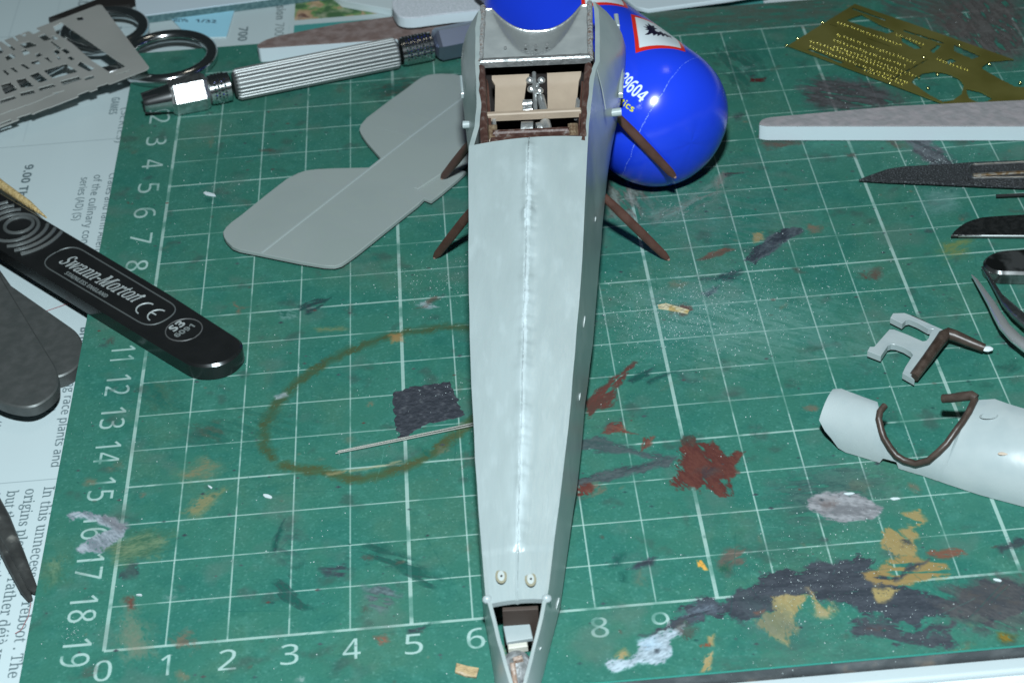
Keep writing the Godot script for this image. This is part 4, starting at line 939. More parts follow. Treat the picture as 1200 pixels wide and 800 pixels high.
	for y in 1024:
		var w := 0.040 + 0.022 * nf.get_noise_1d(y * 1.5) + 0.012 * nw.get_noise_1d(y)
		for x in 256:
			var u := x / 255.0
			u = u * 2.0 - 1.0
			var c := g0.lerp(g1, clampf(0.5 + nf.get_noise_2d(x * 2.0, y) + 0.12 * ns.get_noise_2d(x * 1.5, y), 0.0, 1.0))
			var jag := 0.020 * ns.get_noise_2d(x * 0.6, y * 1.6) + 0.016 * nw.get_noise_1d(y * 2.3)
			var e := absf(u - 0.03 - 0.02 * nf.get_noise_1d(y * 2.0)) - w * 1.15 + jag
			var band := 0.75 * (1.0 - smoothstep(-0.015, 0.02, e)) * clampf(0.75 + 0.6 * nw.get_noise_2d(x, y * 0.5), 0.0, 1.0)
			band = maxf(band, (0.35 + 0.25 * smoothstep(400.0, 900.0, y)) * exp(-pow((u - 0.06) / 0.2, 2.0)) * clampf(0.55 + 1.1 * nw.get_noise_2d(x * 0.7, y * 0.35), 0.0, 1.0))  # broad flash sheen painted into the colour over the sanded seam, stronger tailward
			# sanding smears beyond the painted sheen
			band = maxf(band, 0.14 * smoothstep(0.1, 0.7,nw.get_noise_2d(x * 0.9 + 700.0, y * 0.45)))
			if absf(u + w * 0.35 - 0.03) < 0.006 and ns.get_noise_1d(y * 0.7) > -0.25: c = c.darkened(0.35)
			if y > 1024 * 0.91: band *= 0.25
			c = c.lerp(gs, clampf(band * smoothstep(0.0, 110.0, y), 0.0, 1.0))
			im.set_pixel(x, y, c)
	for i in mb.t.size():
		# the loop of each section runs across the top (41 points) and back underneath
		var j := mb.t[i].y * 81.0
		var across := j / 40.0 if j <= 40.5 else (81.0 - j) / 40.0
		var sx := signf(across * 2.0 - 1.0) * pow(absf(across * 2.0 - 1.0), 1.6)
		mb.t[i] = Vector2(sx * 0.5 + 0.5, mb.t[i].x)
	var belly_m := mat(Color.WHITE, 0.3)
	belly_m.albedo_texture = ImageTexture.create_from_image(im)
	belly_m.texture_repeat = false
	belly_m.heightmap_enabled = true
	belly_m.heightmap_texture = ntex(0.03, 76, [Color.BLACK, Color.WHITE], [0.2, 0.8], 256, 4)
	belly_m.heightmap_scale = 0.006
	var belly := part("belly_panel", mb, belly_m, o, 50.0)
	for q in [Vector3(Vector3(65.12, 11.22, 192.78)), Vector3(Vector3(69.70, 10.95, 193.73))]:
		mb = MB.new()
		mb.ball(q + Vector3(0, 0.60, 0), Vector3(0.95, 0.1, 1.7), 14)
		part("port_halo", mb, mat(lin(0.25, 0.24, 0.17), 0.6), belly)
		mb = MB.new()
		mb.ball(q + Vector3(0, 0.66, 0), Vector3(0.58, 0.07, 1.2), 14)
		part("control_port", mb, mat(lin(0.42, 0.47, 0.46), 0.5), belly)
		mb = MB.new()
		mb.ball(q + Vector3(0.05, 0.73, 0.1), Vector3(0.2, 0.04, 0.26), 8)
		part("port_hole", mb, dark_hole, belly)
	for q in [Vector3(Vector3(62.65, 10.31, 195.93)), Vector3(Vector3(71.93, 10.10, 196.66))]:
		mb = MB.new()
		mb.ball(q + Vector3(0, -0.25, 0), Vector3(0.85, 0.75, 0.75), 12)
		part("hinge_stub", mb, styrene_deck, o)
	# pegs on the nose
	for q in [[Vector3(Vector3(94.88, 29.25, 83.08)), Vector3(Vector3(96.92, 29.25, 83.07)), 0.85], [Vector3(Vector3(66.86, 29.23, 83.24)), Vector3(Vector3(65.43, 29.26, 83.05)), 0.8]]:
		mb = MB.new()
		mb.tube([q[0], q[1]], q[2], 14)
		part("locating_peg", mb, styrene_deck, o)
	for q in [[Vector3(Vector3(98.47, 31.12, 69.71)), Vector3(Vector3(97.43, 29.97, 77.96))], [Vector3(Vector3(66.03, 31.39, 67.72)), Vector3(Vector3(66.03, 30.54, 73.88))], [Vector3(Vector3(99.55, 33.72, 51.07)), Vector3(Vector3(99.43, 33.13, 55.27))]]:
		mb = MB.new()
		mb.bar(q[0], q[1], 0.9, 1.2, 0.2)
		part("wing_root_tab", mb, styrene_deck, o)
	# cockpit bay
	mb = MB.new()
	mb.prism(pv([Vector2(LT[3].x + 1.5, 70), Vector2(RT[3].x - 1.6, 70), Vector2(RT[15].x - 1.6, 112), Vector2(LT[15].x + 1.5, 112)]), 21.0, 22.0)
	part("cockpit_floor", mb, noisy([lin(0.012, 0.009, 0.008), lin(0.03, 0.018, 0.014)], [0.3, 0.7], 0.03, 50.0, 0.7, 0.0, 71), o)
	for q in [[Vector3(69.88, 40.38, 79.65), Vector3(69.04, 37.10, 103.10)], [Vector3(90.90, 40.07, 81.87), Vector3(87.48, 36.74, 104.79)]]:
		mb = MB.new()
		var a := Vector3(q[0]) + Vector3(0, -1.2, 0); var b := Vector3(q[1]) + Vector3(0, -1.2, 0)
		var path := []; var rad := []
		for i in 13:
			path.append(a.lerp(b, i / 12.0) + Vector3(rng.randfn(0, 0.03), rng.randfn(0, 0.04), 0)); rad.append(0.95 + rng.randfn(0, 0.04))
		mb.tube(path, rad, 8, Vector2(1.0, 1.6))
		part("longeron", mb, brown_worn, o, 30.0)
	mb = MB.new()
	mb.prism(pv([Vector2(LT[3].x + 1.4, 74.4), Vector2(RT[3].x - 1.6, 74.4), Vector2(RT[3].x - 1.6, 75.2), Vector2(LT[3].x + 1.4, 75.2)]), 20.0, 38.5)
	part("firewall", mb, mat(lin(0.016, 0.012, 0.011), 0.7), o)
	for q in [[Vector3(70.75, 39.91, 83.03), Vector3(70.33, 37.28, 101.76)], [Vector3(89.44, 39.68, 84.67), Vector3(86.69, 36.99, 103.85)]]:
		mb = MB.new()
		mb.bar(Vector3(q[0]) + Vector3(0, -5.5, 0), Vector3(q[1]) + Vector3(0, -5.5, 0), 0.6, 8.0, 0.1)
		part("inner_wall", mb, brown, o)
	mb = MB.new()
	mb.bar(Vector3(Vector3(69.74, 38.44, 93.51)) + Vector3(0, -1.6, 0), Vector3(Vector3(88.12, 38.31, 94.45)) + Vector3(0, -1.6, 0), 1.3, 1.5, 0.25)
	part("seat_crossbar", mb, tan_plastic, o)
	for q in [[Vector3(71.82, 40.04, 82.08), Vector3(79.13, 39.98, 82.50), Vector3(70.94, 38.56, 92.62), Vector3(76.82, 38.53, 92.86)], [Vector3(82.62, 39.95, 82.69), Vector3(89.28, 39.91, 83.02), Vector3(81.70, 38.48, 93.23), Vector3(87.24, 38.45, 93.42)]]:
		var a := Vector3(q[0]); var b := Vector3(q[1]); var c := Vector3(q[2]); var d := Vector3(q[3])
		var sheet_rows := []
		for i in 13:
			var t := i / 12.0
			var row := PackedVector3Array()
			var sag := -1.2 - 1.9 * t - 0.5 * sin(t * PI) + (0.35 if i < 2 else 0.0)
			var inset := 0.0 if i < 2 else 0.09
			for j in 9:
				var s := lerpf(inset if q[0] == Vector3(71.82, 40.04, 82.08) else 0.0, 1.0 - inset * 0.6, j / 8.0)
				row.append(a.lerp(c, t).lerp(b.lerp(d, t), s) + Vector3(0, sag, 0))
			for j in range(8, -1, -1): row.append(row[j] + Vector3(0, -0.5, 0))
			sheet_rows.append(row)
		mb = MB.new()
		mb.grid(sheet_rows, true, false, Vector3.ZERO, true, true)
		part("seat_panel", mb, tan_plastic, o)
	mb = MB.new()
	mb.tube([Vector3(Vector3(80.09, 40.04, 82.08)) + Vector3(0, -1.0, 0), Vector3(Vector3(79.41, 38.48, 93.19)) + Vector3(0, -2.6, 0)], 0.42, 8)
	var rod := part("control_rod", mb, alu, o)
	for q in [Vector3(78.86, 39.80, 83.82), Vector3(79.95, 39.66, 84.77), Vector3(81.17, 39.75, 84.12), Vector3(79.16, 39.45, 86.28), Vector3(80.54, 39.28, 87.53)]:
		mb = MB.new()
		mb.ball(Vector3(q) + Vector3(rng.randf() * 0.3, -1.2 - rng.randf(), 0), Vector3(0.85, 0.75, 0.8), 10)
		part("rod_joint", mb, alu, rod)
	for q in [[Vector3(77.29, 39.07, 88.97), Vector3(79.08, 39.04, 89.21), 0.9, 2.8], [Vector3(80.87, 39.27, 87.58), Vector3(81.12, 38.60, 92.37), 0.8, 2.6], [Vector3(77.10, 38.74, 91.32), Vector3(78.91, 38.75, 91.29), 0.7, 2.6], [Vector3(76.34, 37.96, 96.94), Vector3(78.58, 37.92, 97.23), 1.9, 3.0], [Vector3(79.25, 37.94, 97.06), Vector3(80.23, 37.96, 96.93), 1.7, 3.2], [Vector3(81.05, 38.23, 94.96), Vector3(81.25, 37.76, 98.34), 1.1, 3.0], [Vector3(88.12, 38.99, 89.59), Vector3(87.88, 38.66, 91.93), 0.7, 3.0]]:
		mb = MB.new()
		mb.tube([Vector3(q[0]) + Vector3(0, -q[3], 0), Vector3(q[1]) + Vector3(0, -q[3], 0)], q[2], 12)
		part("engine_fitting", mb, alu, o)
	for q in [[Vector3(70.71, 39.45, 86.25), Vector3(70.43, 38.17, 95.41), 0.35, 2.6], [Vector3(71.36, 38.41, 93.71), Vector3(71.27, 37.55, 99.86), 0.4, 2.0], [Vector3(87.90, 39.14, 88.49), Vector3(87.01, 38.35, 94.17), 0.35, 3.0], [Vector3(74.78, 38.09, 95.97), Vector3(82.11, 38.11, 95.88), 0.3, 4.2], [Vector3(71.92, 37.89, 97.40), Vector3(75.33, 37.90, 97.32), 0.5, 3.6], [Vector3(82.71, 37.77, 98.27), Vector3(85.00, 37.80, 98.05), 0.5, 3.4], [Vector3(70.46, 39.99, 82.45), Vector3(70.58, 39.53, 85.70), 0.5, 1.6], [Vector3(89.52, 39.56, 85.49), Vector3(88.72, 38.68, 91.78), 0.45, 2.2]]:
		mb = MB.new()
		mb.tube([Vector3(q[0]) + Vector3(0, -q[3], 0), Vector3(q[1]) + Vector3(0, -q[3] - 0.3, 0)], q[2], 8)
		part("pipe", mb, alu if q[2] < 0.45 else brown, o)
	mb = MB.new()
	mb.bar(Vector3(Vector3(70.77, 37.52, 100.05)) + Vector3(0, -0.9, 0), Vector3(Vector3(85.21, 37.41, 100.88)) + Vector3(0, -0.9, 0), 1.3, 1.6, 0.3)
	mb.bar(Vector3(Vector3(70.16, 37.25, 101.99)) + Vector3(0, -1.1, 0), Vector3(Vector3(87.06, 37.06, 103.39)) + Vector3(0, -1.1, 0), 2.0, 1.4, 0.3)
	var fr := part("rear_frame", mb, brown_worn, o)
	for q in [[Vector3(70.83, 37.99, 96.74), Vector3(70.65, 37.28, 101.80)], [Vector3(86.12, 37.78, 98.20), Vector3(85.82, 37.11, 102.98)]]:
		mb = MB.new()
		mb.bar(Vector3(q[0]) + Vector3(0, -1.5, 0), Vector3(q[1]) + Vector3(0, -1.5, 0), 1.9, 1.6, 0.5)
		part("frame_block", mb, noisy([lin(0.10, 0.06, 0.035), lin(0.22, 0.17, 0.11)], [0.3, 0.7], 0.05, 60.0, 0.5, 0.0, 72), fr)
	# engine sump plate with its trough
	var pa := Vector3(Vector3(69.70, 40.54, 78.52)); var pb := Vector3(Vector3(91.45, 40.37, 79.74)); var pc := Vector3(Vector3(71.58, 43.18, 59.67)); var pd := Vector3(Vector3(93.22, 42.97, 61.13))
	rows = []
	for i in 33:
		var t := i / 32.0
		var row := PackedVector3Array()
		for j in 41:
			var s := j / 40.0
			var x := (s - 0.5) * 2.0
			var q := pa.lerp(pc, t).lerp(pb.lerp(pd, t), s)
			var r := 0.06 + 0.80 * sqrt(clampf((t - 0.16) / 0.84, 0.0, 1.0))
			var dip := 5.6 * pow(clampf((t - 0.14) / 0.86, 0.0, 1.0), 0.8) * clampf(1.0 - pow(absf(x) / r, 2.4), 0.0, 1.0)
			if t < 0.06: dip -= 0.5
			row.append(q + Vector3(0, -0.9 - dip, 0))
		for j in range(40, -1, -1): row.append(row[j] + Vector3(0, -0.9, 0))
		rows.append(row)
	mb = MB.new()
	mb.grid(rows, true, false, Vector3.ZERO, true, true)
	var plate := part("sump_plate", mb, alu_matt, o, 45.0)
	mb = MB.new()
	var edge := []
	for j in range(1, 40): edge.append(rows[31][j] + Vector3(0, 0.12, 0))
	mb.tube(edge, 0.28, 6)
	part("plate_edge", mb, alu, plate)
	mb = MB.new()
	mb.bar(pa + Vector3(0, -0.3, 0), pb + Vector3(0, -0.3, 0), 1.6, 1.5, 0.3)
	part("plate_lip", mb, alu, plate)
	for q in [[pa, pc], [pb, pd]]:
		mb = MB.new()
		var path := []; var rad := []
		for i in 15:
			path.append(q[0].lerp(q[1], i / 14.0) + Vector3(rng.randfn(0, 0.03), -0.5 + rng.randfn(0, 0.04), 0)); rad.append(0.6 + rng.randfn(0, 0.04))
		mb.tube(path, rad, 8)
		part("plate_rail", mb, noisy([lin(0.30, 0.31, 0.31), lin(0.42, 0.44, 0.44), lin(0.16, 0.08, 0.05)], [0.3, 0.6, 0.8], 0.05, 60.0, 0.4, 0.3, 73, 0.02), plate, 30.0)
	for q in [Vector3(71.44, 40.66, 77.65), Vector3(76.13, 40.61, 77.99), Vector3(84.53, 40.57, 78.27), Vector3(89.57, 40.56, 78.39), Vector3(79.15, 41.18, 73.94), Vector3(81.14, 41.10, 74.48), Vector3(83.37, 41.14, 74.22), Vector3(75.06, 41.14, 74.23)]:
		mb = MB.new()
		mb.ball(Vector3(q) + Vector3(0, -0.35, 0), Vector3(0.32, 0.3, 0.32), 8)
		part("rivet", mb, alu, plate)
	# struts
	var pin_m := mat(lin(0.26, 0.16, 0.13), 0.6)
	for q in [[Vector3(92.2, 15.4, 91.8), Vector3(104.7, 0.35, 93.8)], [Vector3(96.6, 25.0, 77.2), Vector3(108.2, 9.9, 78.1)], [Vector3(66.4, 15.6, 92.0), Vector3(57.5, 0.35, 86.3)], [Vector3(67.4, 15.8, 66.8), Vector3(60.2, 1.9, 58.6)]]:
		mb = MB.new()
		var a: Vector3 = q[0]; var b: Vector3 = q[1]
		mb.tube([a, a.lerp(b, 0.25), a.lerp(b, 0.6), a.lerp(b, 0.93), b], [0.8, 1.0, 1.0, 0.85, 0.55], 12, Vector2(0.95, 0.45), Vector3(0, 0.3, 1))
		var st := part("strut", mb, brown, o)
		mb = MB.new(); mb.ball(b + (b - a).normalized() * 0.2, Vector3(0.35, 0.3, 0.35), 8)
		part("strut_pin", mb, pin_m, st)
	# tail bay: frames inside the open end
	mb = MB.new()
	var ta := Vector3(Vector3(64.94, 9.36, 199.20)); var tb := Vector3(Vector3(69.11, 9.46, 198.86))
	mb.bar(ta + Vector3(0, -4.2, 0), tb + Vector3(0, -4.2, 0), 3.6, 0.7, 0.1)
	part("tail_floor", mb, styrene_deck, o)
	mb = MB.new()
	mb.bar(Vector3(Vector3(65.25, 8.56, 201.95)) + Vector3(0, -3.6, 0), Vector3(Vector3(68.32, 8.61, 201.81)) + Vector3(0, -3.6, 0), 1.0, 1.2, 0.15)
	part("tail_frame", mb, mat(lin(0.50, 0.50, 0.44), 0.6), o)
	mb = MB.new()
	mb.bar(Vector3(Vector3(64.84, 9.95, 197.16)) + Vector3(0, -5.0, 0), Vector3(Vector3(70.45, 9.89, 197.39)) + Vector3(0, -5.0, 0), 0.8, 8.0, 0.1)
	part("tail_bulkhead", mb, mat(lin(0.05, 0.035, 0.028), 0.7), o)
	mb = MB.new()
	mb.ball(Vector3(Vector3(65.78, 7.60, 205.26)) + Vector3(0.6, -3.6, 0), Vector3(2.6, 2.2, 3.2), 14)
	part("tailskid_block", mb, noisy([lin(0.14, 0.15, 0.15), lin(0.30, 0.32, 0.33)], [0.3, 0.7], 0.04, 50.0, 0.5, 0.1, 74, 0.02), o)
	mb = MB.new()
	mb.bar(Vector3(Vector3(65.71, 7.36, 206.10)) + Vector3(0, -1.4, 0), Vector3(Vector3(65.88, 6.15, 210.28)) + Vector3(0, -1.6, 0), 0.8, 1.2, 0.2)
	mb.bar(Vector3(Vector3(65.86, 7.44, 205.83)) + Vector3(0, -1.2, 0), Vector3(Vector3(67.33, 7.52, 205.54)) + Vector3(0, -1.2, 0), 0.8, 1.2, 0.2)
	part("tailskid_spring", mb, noisy([lin(0.20, 0.12, 0.08), lin(0.42, 0.36, 0.32)], [0.3, 0.7], 0.06, 60.0, 0.5, 0.0, 75), o)

	# ---- tailplane ----------------------------------------------------------------------------------
	var tp := pv([Vector2(45.5, 49.4), Vector2(44.2, 51.2), Vector2(36.3, 50.3), Vector2(32.5, 50.1), Vector2(30.3, 50.3), Vector2(28.4, 51.2), Vector2(26.0, 53.3), Vector2(21.6, 59.2), Vector2(16.7, 66.2), Vector2(14.8, 68.6), Vector2(13.7, 70.4), Vector2(13.2, 72.2), Vector2(13.5, 73.9), Vector2(14.1, 75.6), Vector2(15.5, 78.0), Vector2(17.0, 79.2), Vector2(18.8, 80.1), Vector2(21.5, 81.4), Vector2(29.5, 85.4), Vector2(34.8, 87.7), Vector2(36.9, 88.1), Vector2(38.3, 87.6), Vector2(39.7, 86.2), Vector2(41.8, 83.8), Vector2(48.1, 75.8), Vector2(54.6, 67.6), Vector2(56.0, 65.4), Vector2(57.4, 66.7), Vector2(59.7, 64.0)])
	# the other half, mirrored about the line from the notch to the mounting lug
	var m0: Vector2 = tp[0]; var md: Vector2 = (Vector2(Vector2(59.31, 59.80)) - m0).normalized()
	var far := PackedVector2Array()
	for i in range(tp.size() - 1, 0, -1):
		var r := tp[i] - m0
		far.append(m0 + md * (2.0 * r.dot(md)) - r)
	var whole := tp.duplicate(); whole.append_array(far)
	o = thing("tailplane", "flat grey tailplane with rounded tips lying left of the fuselage", "aircraft part", Vector3(40, 0, 60))
	mb = MB.new()
	mb.prism(whole, 0.75, 1.5, 0.1)
	var inner := Geometry2D.offset_polygon(whole, -2.0)
	if inner.size() > 0: mb.prism(inner[0], 0.05, 0.72)
	var tpn := part("skin", mb, styrene_dark, o, 45.0)
	var ha := Vector2(Vector2(21.75, 81.13)); var hb := Vector2(Vector2(53.51, 39.76)); var hc := Vector2(Vector2(66.80, 23.28))
	mb = MB.new()
	mb.bar(Vector3(ha.x, 1.5, ha.y), Vector3(hb.x, 1.5, hb.y), 0.55, 0.26, 0.1)
	mb.bar(Vector3(hb.x, 1.5, hb.y), Vector3(hc.x, 1.5, hc.y), 0.55, 0.26, 0.1)
	part("hinge_line", mb, mat(lin(0.29, 0.34, 0.335), 0.45), tpn)
	mb = MB.new()
	for q in [[Vector2(46.46, 33.96), Vector2(52.76, 38.71)], [Vector2(54.76, 28.78), Vector2(58.92, 33.28)]]:
		mb.bar(Vector3(q[0].x, 1.52, q[0].y), Vector3(q[1].x, 1.52, q[1].y), 0.4, 0.1)
	part("rib_line", mb, styrene_dark, tpn)
	mb = MB.new()
	var la := Vector2(Vector2(54.26, 61.77)); var lb := Vector2(Vector2(59.82, 56.05))
	mb.bar(Vector3(la.x, 1.5, la.y), Vector3(lb.x, 1.5, lb.y), 1.2, 0.7, 0.2)
	part("mounting_lug", mb, styrene_dark, tpn)

	# ---- blue glue bottle lying on its side ------------------------------------------------------------
	o = thing("glue_bottle", "blue plastic glue bottle with red bordered hazard pictograms lying behind the fuselage", "bottle", Vector3(100, 0, 55))
	rows = []
	var ds := [0.0, 0.004, 0.03, 0.12, 0.35, 0.8, 1.5, 2.5, 3.8, 5.4, 7.4, 9.8, 12.6, 15.8, 19.4, 23.4, 27.8, 32.0, 36.5, 41.0, 46.0, 51.0, 56.0, 61.0, 66.0, 70.0, 74.0, 78.0, 80.0]
	for d in ds:
		var row := PackedVector3Array()
		for j in 73: row.append(bottle_at(d, TAU * j / 72.0))
		rows.append(row)
	mb = MB.new()
	mb.grid(rows)
	for i in mb.t.size():
		# rows are not evenly spaced: put the true distance along the bottle into the texture coordinate
		var f := mb.t[i].x * (ds.size() - 1)
		var k := mini(int(f + 0.001), ds.size() - 2)
		mb.t[i] = Vector2(mb.t[i].y, lerpf(ds[k], ds[k + 1], f - k) / 80.0)
	im = Image.create(1024, 820, false, Image.FORMAT_RGBA8)
	im.fill(Color8(28, 62, 214))
	var bp := func(d: float, t: float) -> Vector2: return Vector2(t / TAU * 1024.0, d / 80.0 * 820.0)
	var seam := [[-0.9, 12.0], [-0.5, 7.0], [-0.17, 4.6], [0.2, 3.8], [0.6, 3.6], [0.9, 3.8], [1.21, 4.4], [1.6, 6.4], [2.12, 10.3], [2.5, 15.0], [3.0, 24.0]]
	var low := PackedVector2Array()
	for q in seam: low.append(bp.call(q[1] , q[0] + 0.0))
	for sh in [0.0, 1024.0]:
		var reg := PackedVector2Array([Vector2(low[low.size() - 1].x + sh, -5), Vector2(low[0].x + sh, -5)])
		for q in low: reg.append(q + Vector2(sh, 0))
		for i in low.size() - 1:
			for j in 60:
				var q := low[i].lerp(low[i + 1], j / 60.0) + Vector2(sh, 0)
				if rng.randf() < 0.6 and q.x >= 0 and q.x < 1023 and q.y >= 0: im.set_pixelv(Vector2i(q), Color8(150, 172, 235))
	for q in [[31.3, 1.89, 15.6, 1.31, 12.0, 2.0], [54.3, 1.90, 38.6, 1.32, 35.0, 2.01]]:
		var tl: Vector2 = bp.call(q[0], q[1]); var bl: Vector2 = bp.call(q[2], q[3]); var br: Vector2 = bp.call(q[4], q[5])
		var tr := tl + br - bl
		fill_poly(im, PackedVector2Array([tl, bl, br, tr]), Color8(214, 46, 34))
		var c := (tl + br) / 2
		var sq := PackedVector2Array()
		for z in [tl, bl, br, tr]: sq.append(c + (z - c) * 0.84)
		fill_poly(im, sq, Color8(214, 226, 232))
		# dead tree and fish, in the square's own axes (u right, v up)
		var U := (br - bl); var V := (tl - bl)
		var uv := func(u: float, v: float) -> Vector2: return bl + U * u + V * v
		var tree := PackedVector2Array()
		for z in [[0.22, 0.28], [0.29, 0.34], [0.32, 0.42], [0.24, 0.44], [0.30, 0.48], [0.22, 0.53], [0.31, 0.54], [0.26, 0.62], [0.34, 0.59], [0.33, 0.70], [0.40, 0.62], [0.47, 0.69], [0.45, 0.58], [0.53, 0.58], [0.45, 0.50], [0.46, 0.44], [0.52, 0.43], [0.58, 0.50], [0.62, 0.43], [0.68, 0.48], [0.72, 0.42], [0.79, 0.46], [0.77, 0.36], [0.80, 0.30], [0.73, 0.36], [0.68, 0.30], [0.65, 0.37], [0.59, 0.28], [0.56, 0.35], [0.48, 0.26], [0.48, 0.34], [0.40, 0.26], [0.38, 0.34], [0.30, 0.28]]:
			tree.append(uv.call(z[0], z[1] + 0.09))
		fill_poly(im, tree, Color8(24, 22, 46))
		fill_poly(im, PackedVector2Array([uv.call(0.5, 0.8), uv.call(0.52, 0.8), uv.call(0.86, 0.6), uv.call(0.86, 0.585)]), Color8(60, 60, 80))
	var tx := Vector2(0, -820.0 / 80.0); var ty := Vector2(1024.0 / TAU / 16.0, 0)
	write(im, "39604", bold, 3.2, bp.call(12.6, 0.83), tx, ty, Color8(214, 226, 236), 6.9)
	write(im, "for plastics", bold, 1.5, bp.call(16.0, 0.64), tx, ty, Color8(226, 216, 30), 10.0)
	var blue := mat(Color.WHITE, 0.2)
	blue.albedo_texture = ImageTexture.create_from_image(im)
	blue.heightmap_enabled = true
	blue.heightmap_texture = ntex(0.01, 80, [Color.BLACK, Color.WHITE], [0.2, 0.8], 256, 3)
	blue.heightmap_scale = 0.012
	part("body", mb, blue, o, 60.0)
	var ad := Vector3(-cos(1.15), 0, -sin(1.15))
	var neck := Vector3(112.108, 15.66, 74.918) + ad * 79.5
	mb = MB.new()
	mb.lathe(neck, ad, [Vector2(0, 0.5), Vector2(0, 6.0), Vector2(3, 5.6), Vector2(9, 5.6), Vector2(9, 0.5)], 28)
	part("neck", mb, mat(Color8(24, 54, 190), 0.3), o)
	o = thing("bottle_cap", "yellow tapered plastic cap beside the blue bottle at the top", "cap", Vector3(Vector3(67.52, 0.00, -30.60)))
	mb = MB.new()
	mb.lathe(Vector3(Vector3(67.47, 5.00, -21.65)), Vector3(-0.5, 0, -1), [Vector2(-9, 0.2), Vector2(-8.8, 2.4), Vector2(-8, 3.0), Vector2(3, 4.6), Vector2(4, 5.0), Vector2(9, 5.0), Vector2(9, 0.3)], 28)
	part("shell", mb, mat(lin(0.52, 0.44, 0.02), 0.4), o)

	# ---- scalpel handle with raised lettering -------------------------------------------------------------
	var e0 := Vector2(Vector2(18.42, 114.67)); var hd := Vector2(0.694, 0.720)            # along the handle, towards its rounded end
	var hv := Vector2(-hd.y, hd.x)                                                   # across, towards the near edge
	var hx := Transform3D(Basis(Vector3(hd.x, 0, hd.y), Vector3.UP, Vector3(hv.x, 0, hv.y)), Vector3(e0.x, 0, e0.y))
	o = thing("scalpel", "black metal scalpel handle with raised maker's lettering across the left mat edge", "scalpel handle", Vector3(-10, 0.2, 90))
	mb = MB.new()
	mb.xf = hx
	mb.prism(rounded([Vector2(-110, -4.6), Vector2(-52, -3.4), Vector2(-23, -2.7), Vector2(1.6, -1.4), Vector2(3.4, 5.2), Vector2(-0.6, 9.9), Vector2(-9, 9.9), Vector2(-31, 9.6), Vector2(-110, 8.6)], [0.0, 0.0, 0.0, 4.0, 4.0, 4.0, 3.0, 0.0, 0.0], 8), 0.25, 3.6, 0.45)
	var hn := part("shaft", mb, black_steel, o, 30.0)
	# raised border round the lettering
	var border := rounded([Vector2(-53.8, -1.3), Vector2(-17.0, -0.6), Vector2(-17.0, 7.4), Vector2(-53.8, 7.3)], 4.1, 8)
	var bpath := []
	for q in border: bpath.append(hx * Vector3(q.x, 3.6, q.y))
	bpath.append(bpath[0]); bpath.append(bpath[1])
	mb = MB.new(); mb.tube(bpath, 0.16, 6)
	part("raised_border", mb, mat(lin(0.15, 0.17, 0.17), 0.4, 0.5), hn)
	bpath = []
	for i in 26: bpath.append(hx * Vector3(-11.6 + 3.6 * cos(TAU * i / 24), 3.6, 3.5 + 3.6 * sin(TAU * i / 24)))
	mb = MB.new(); mb.tube(bpath, 0.15, 6)
	part("raised_circle", mb, mat(lin(0.22, 0.23, 0.23), 0.35, 0.7), hn)
	# grip ridges further up: a ring with arcs on both sides
	for k in 9:
		bpath = []
		if k == 0:
			for i in 26: bpath.append(hx * Vector3(-68.5 + 3.0 * cos(TAU * i / 24), 3.6, 1.4 + 3.0 * sin(TAU * i / 24)))
		else:
			var sgn := 1.0 if k % 2 else -1.0
			var r := 3.2 + 1.9 * ((k + 1) / 2)
			var wide := asin(minf(1.0, 5.2 / r))
			for i in 13:
				var g := lerpf(-wide, wide, i / 12.0)
				bpath.append(hx * Vector3(-68.5 + sgn * r * cos(g), 3.6, 2.6 + r * sin(g)))
		mb = MB.new(); mb.tube(bpath, 0.42, 8)
		part("grip_ridge", mb, mat(lin(0.17, 0.19, 0.19), 0.32, 0.6), hn)
	# lettering: slanted serif letters, a small line under it, CE and a code in the circle
	for q in [["Swann-Morton", serif, 3.5, Vector2(-50.4, 4.8), 23.4, 0.3, -0.03], ["STAINLESS ENGLAND", bold, 1.0, Vector2(-46.0, 6.5), 13.5, 0.0, 0.0], ["6091", bold, 1.3, Vector2(-10.6, 6.0), 4.6, 0.0, -PI / 2], ["S3", bold, 1.9, Vector2(-12.6, 5.2), 3.2, 0.0, -PI / 2]]:
		var g := glyphs(q[0], q[1], q[2])
		var ref := glyphs("x", q[1], q[2])
		var base := 1e9
		for z in ref: base = minf(base, z.y)
		var x0 := 1e9; var x1 := -1e9
		for z in g:
			x0 = minf(x0, z.x); x1 = maxf(x1, z.x)
		mb = MB.new(); mb.xf = hx
		var dirx := Vector2(cos(q[6]), sin(q[6])); var diry := Vector2(sin(q[6]), -cos(q[6]))
		for lv in 2:
			var i0 := mb.p.size()
			for i in range(0, g.size(), 3):
				var pts := []
				for z in 3:
					var w := g[i + z]
					var u: float = (w.x - x0) * q[4] / (x1 - x0)
					var v := w.y - base
					var r: Vector2 = q[3] + dirx * (u + v * q[5]) + diry * v
					pts.append(Vector3(r.x, 3.62 + 0.12 * lv, r.y))
				mb.tri(pts[0], pts[1], pts[2])
			mb.orient(i0, Vector3.UP)
		part("raised_lettering", mb, raised if q[2] > 1.5 else mat(lin(0.2, 0.23, 0.23), 0.45, 0.3), hn)
	for q in [[-23.0, 0.0], [-19.4, 1.0]]:
		bpath = []
		for i in 11:
			var g := PI * 0.5 + PI * i / 10.0
			bpath.append(hx * Vector3(q[0] + 1.9 * cos(g), 3.65, 3.8 + 1.9 * sin(g)))
		mb = MB.new(); mb.tube(bpath, 0.17, 6)
		if q[1] > 0.0: mb.tube([hx * Vector3(q[0] - 1.9, 3.65, 3.8), hx * Vector3(q[0] - 0.4, 3.65, 3.8)], 0.17, 6)
		part("raised_mark", mb, raised, hn)
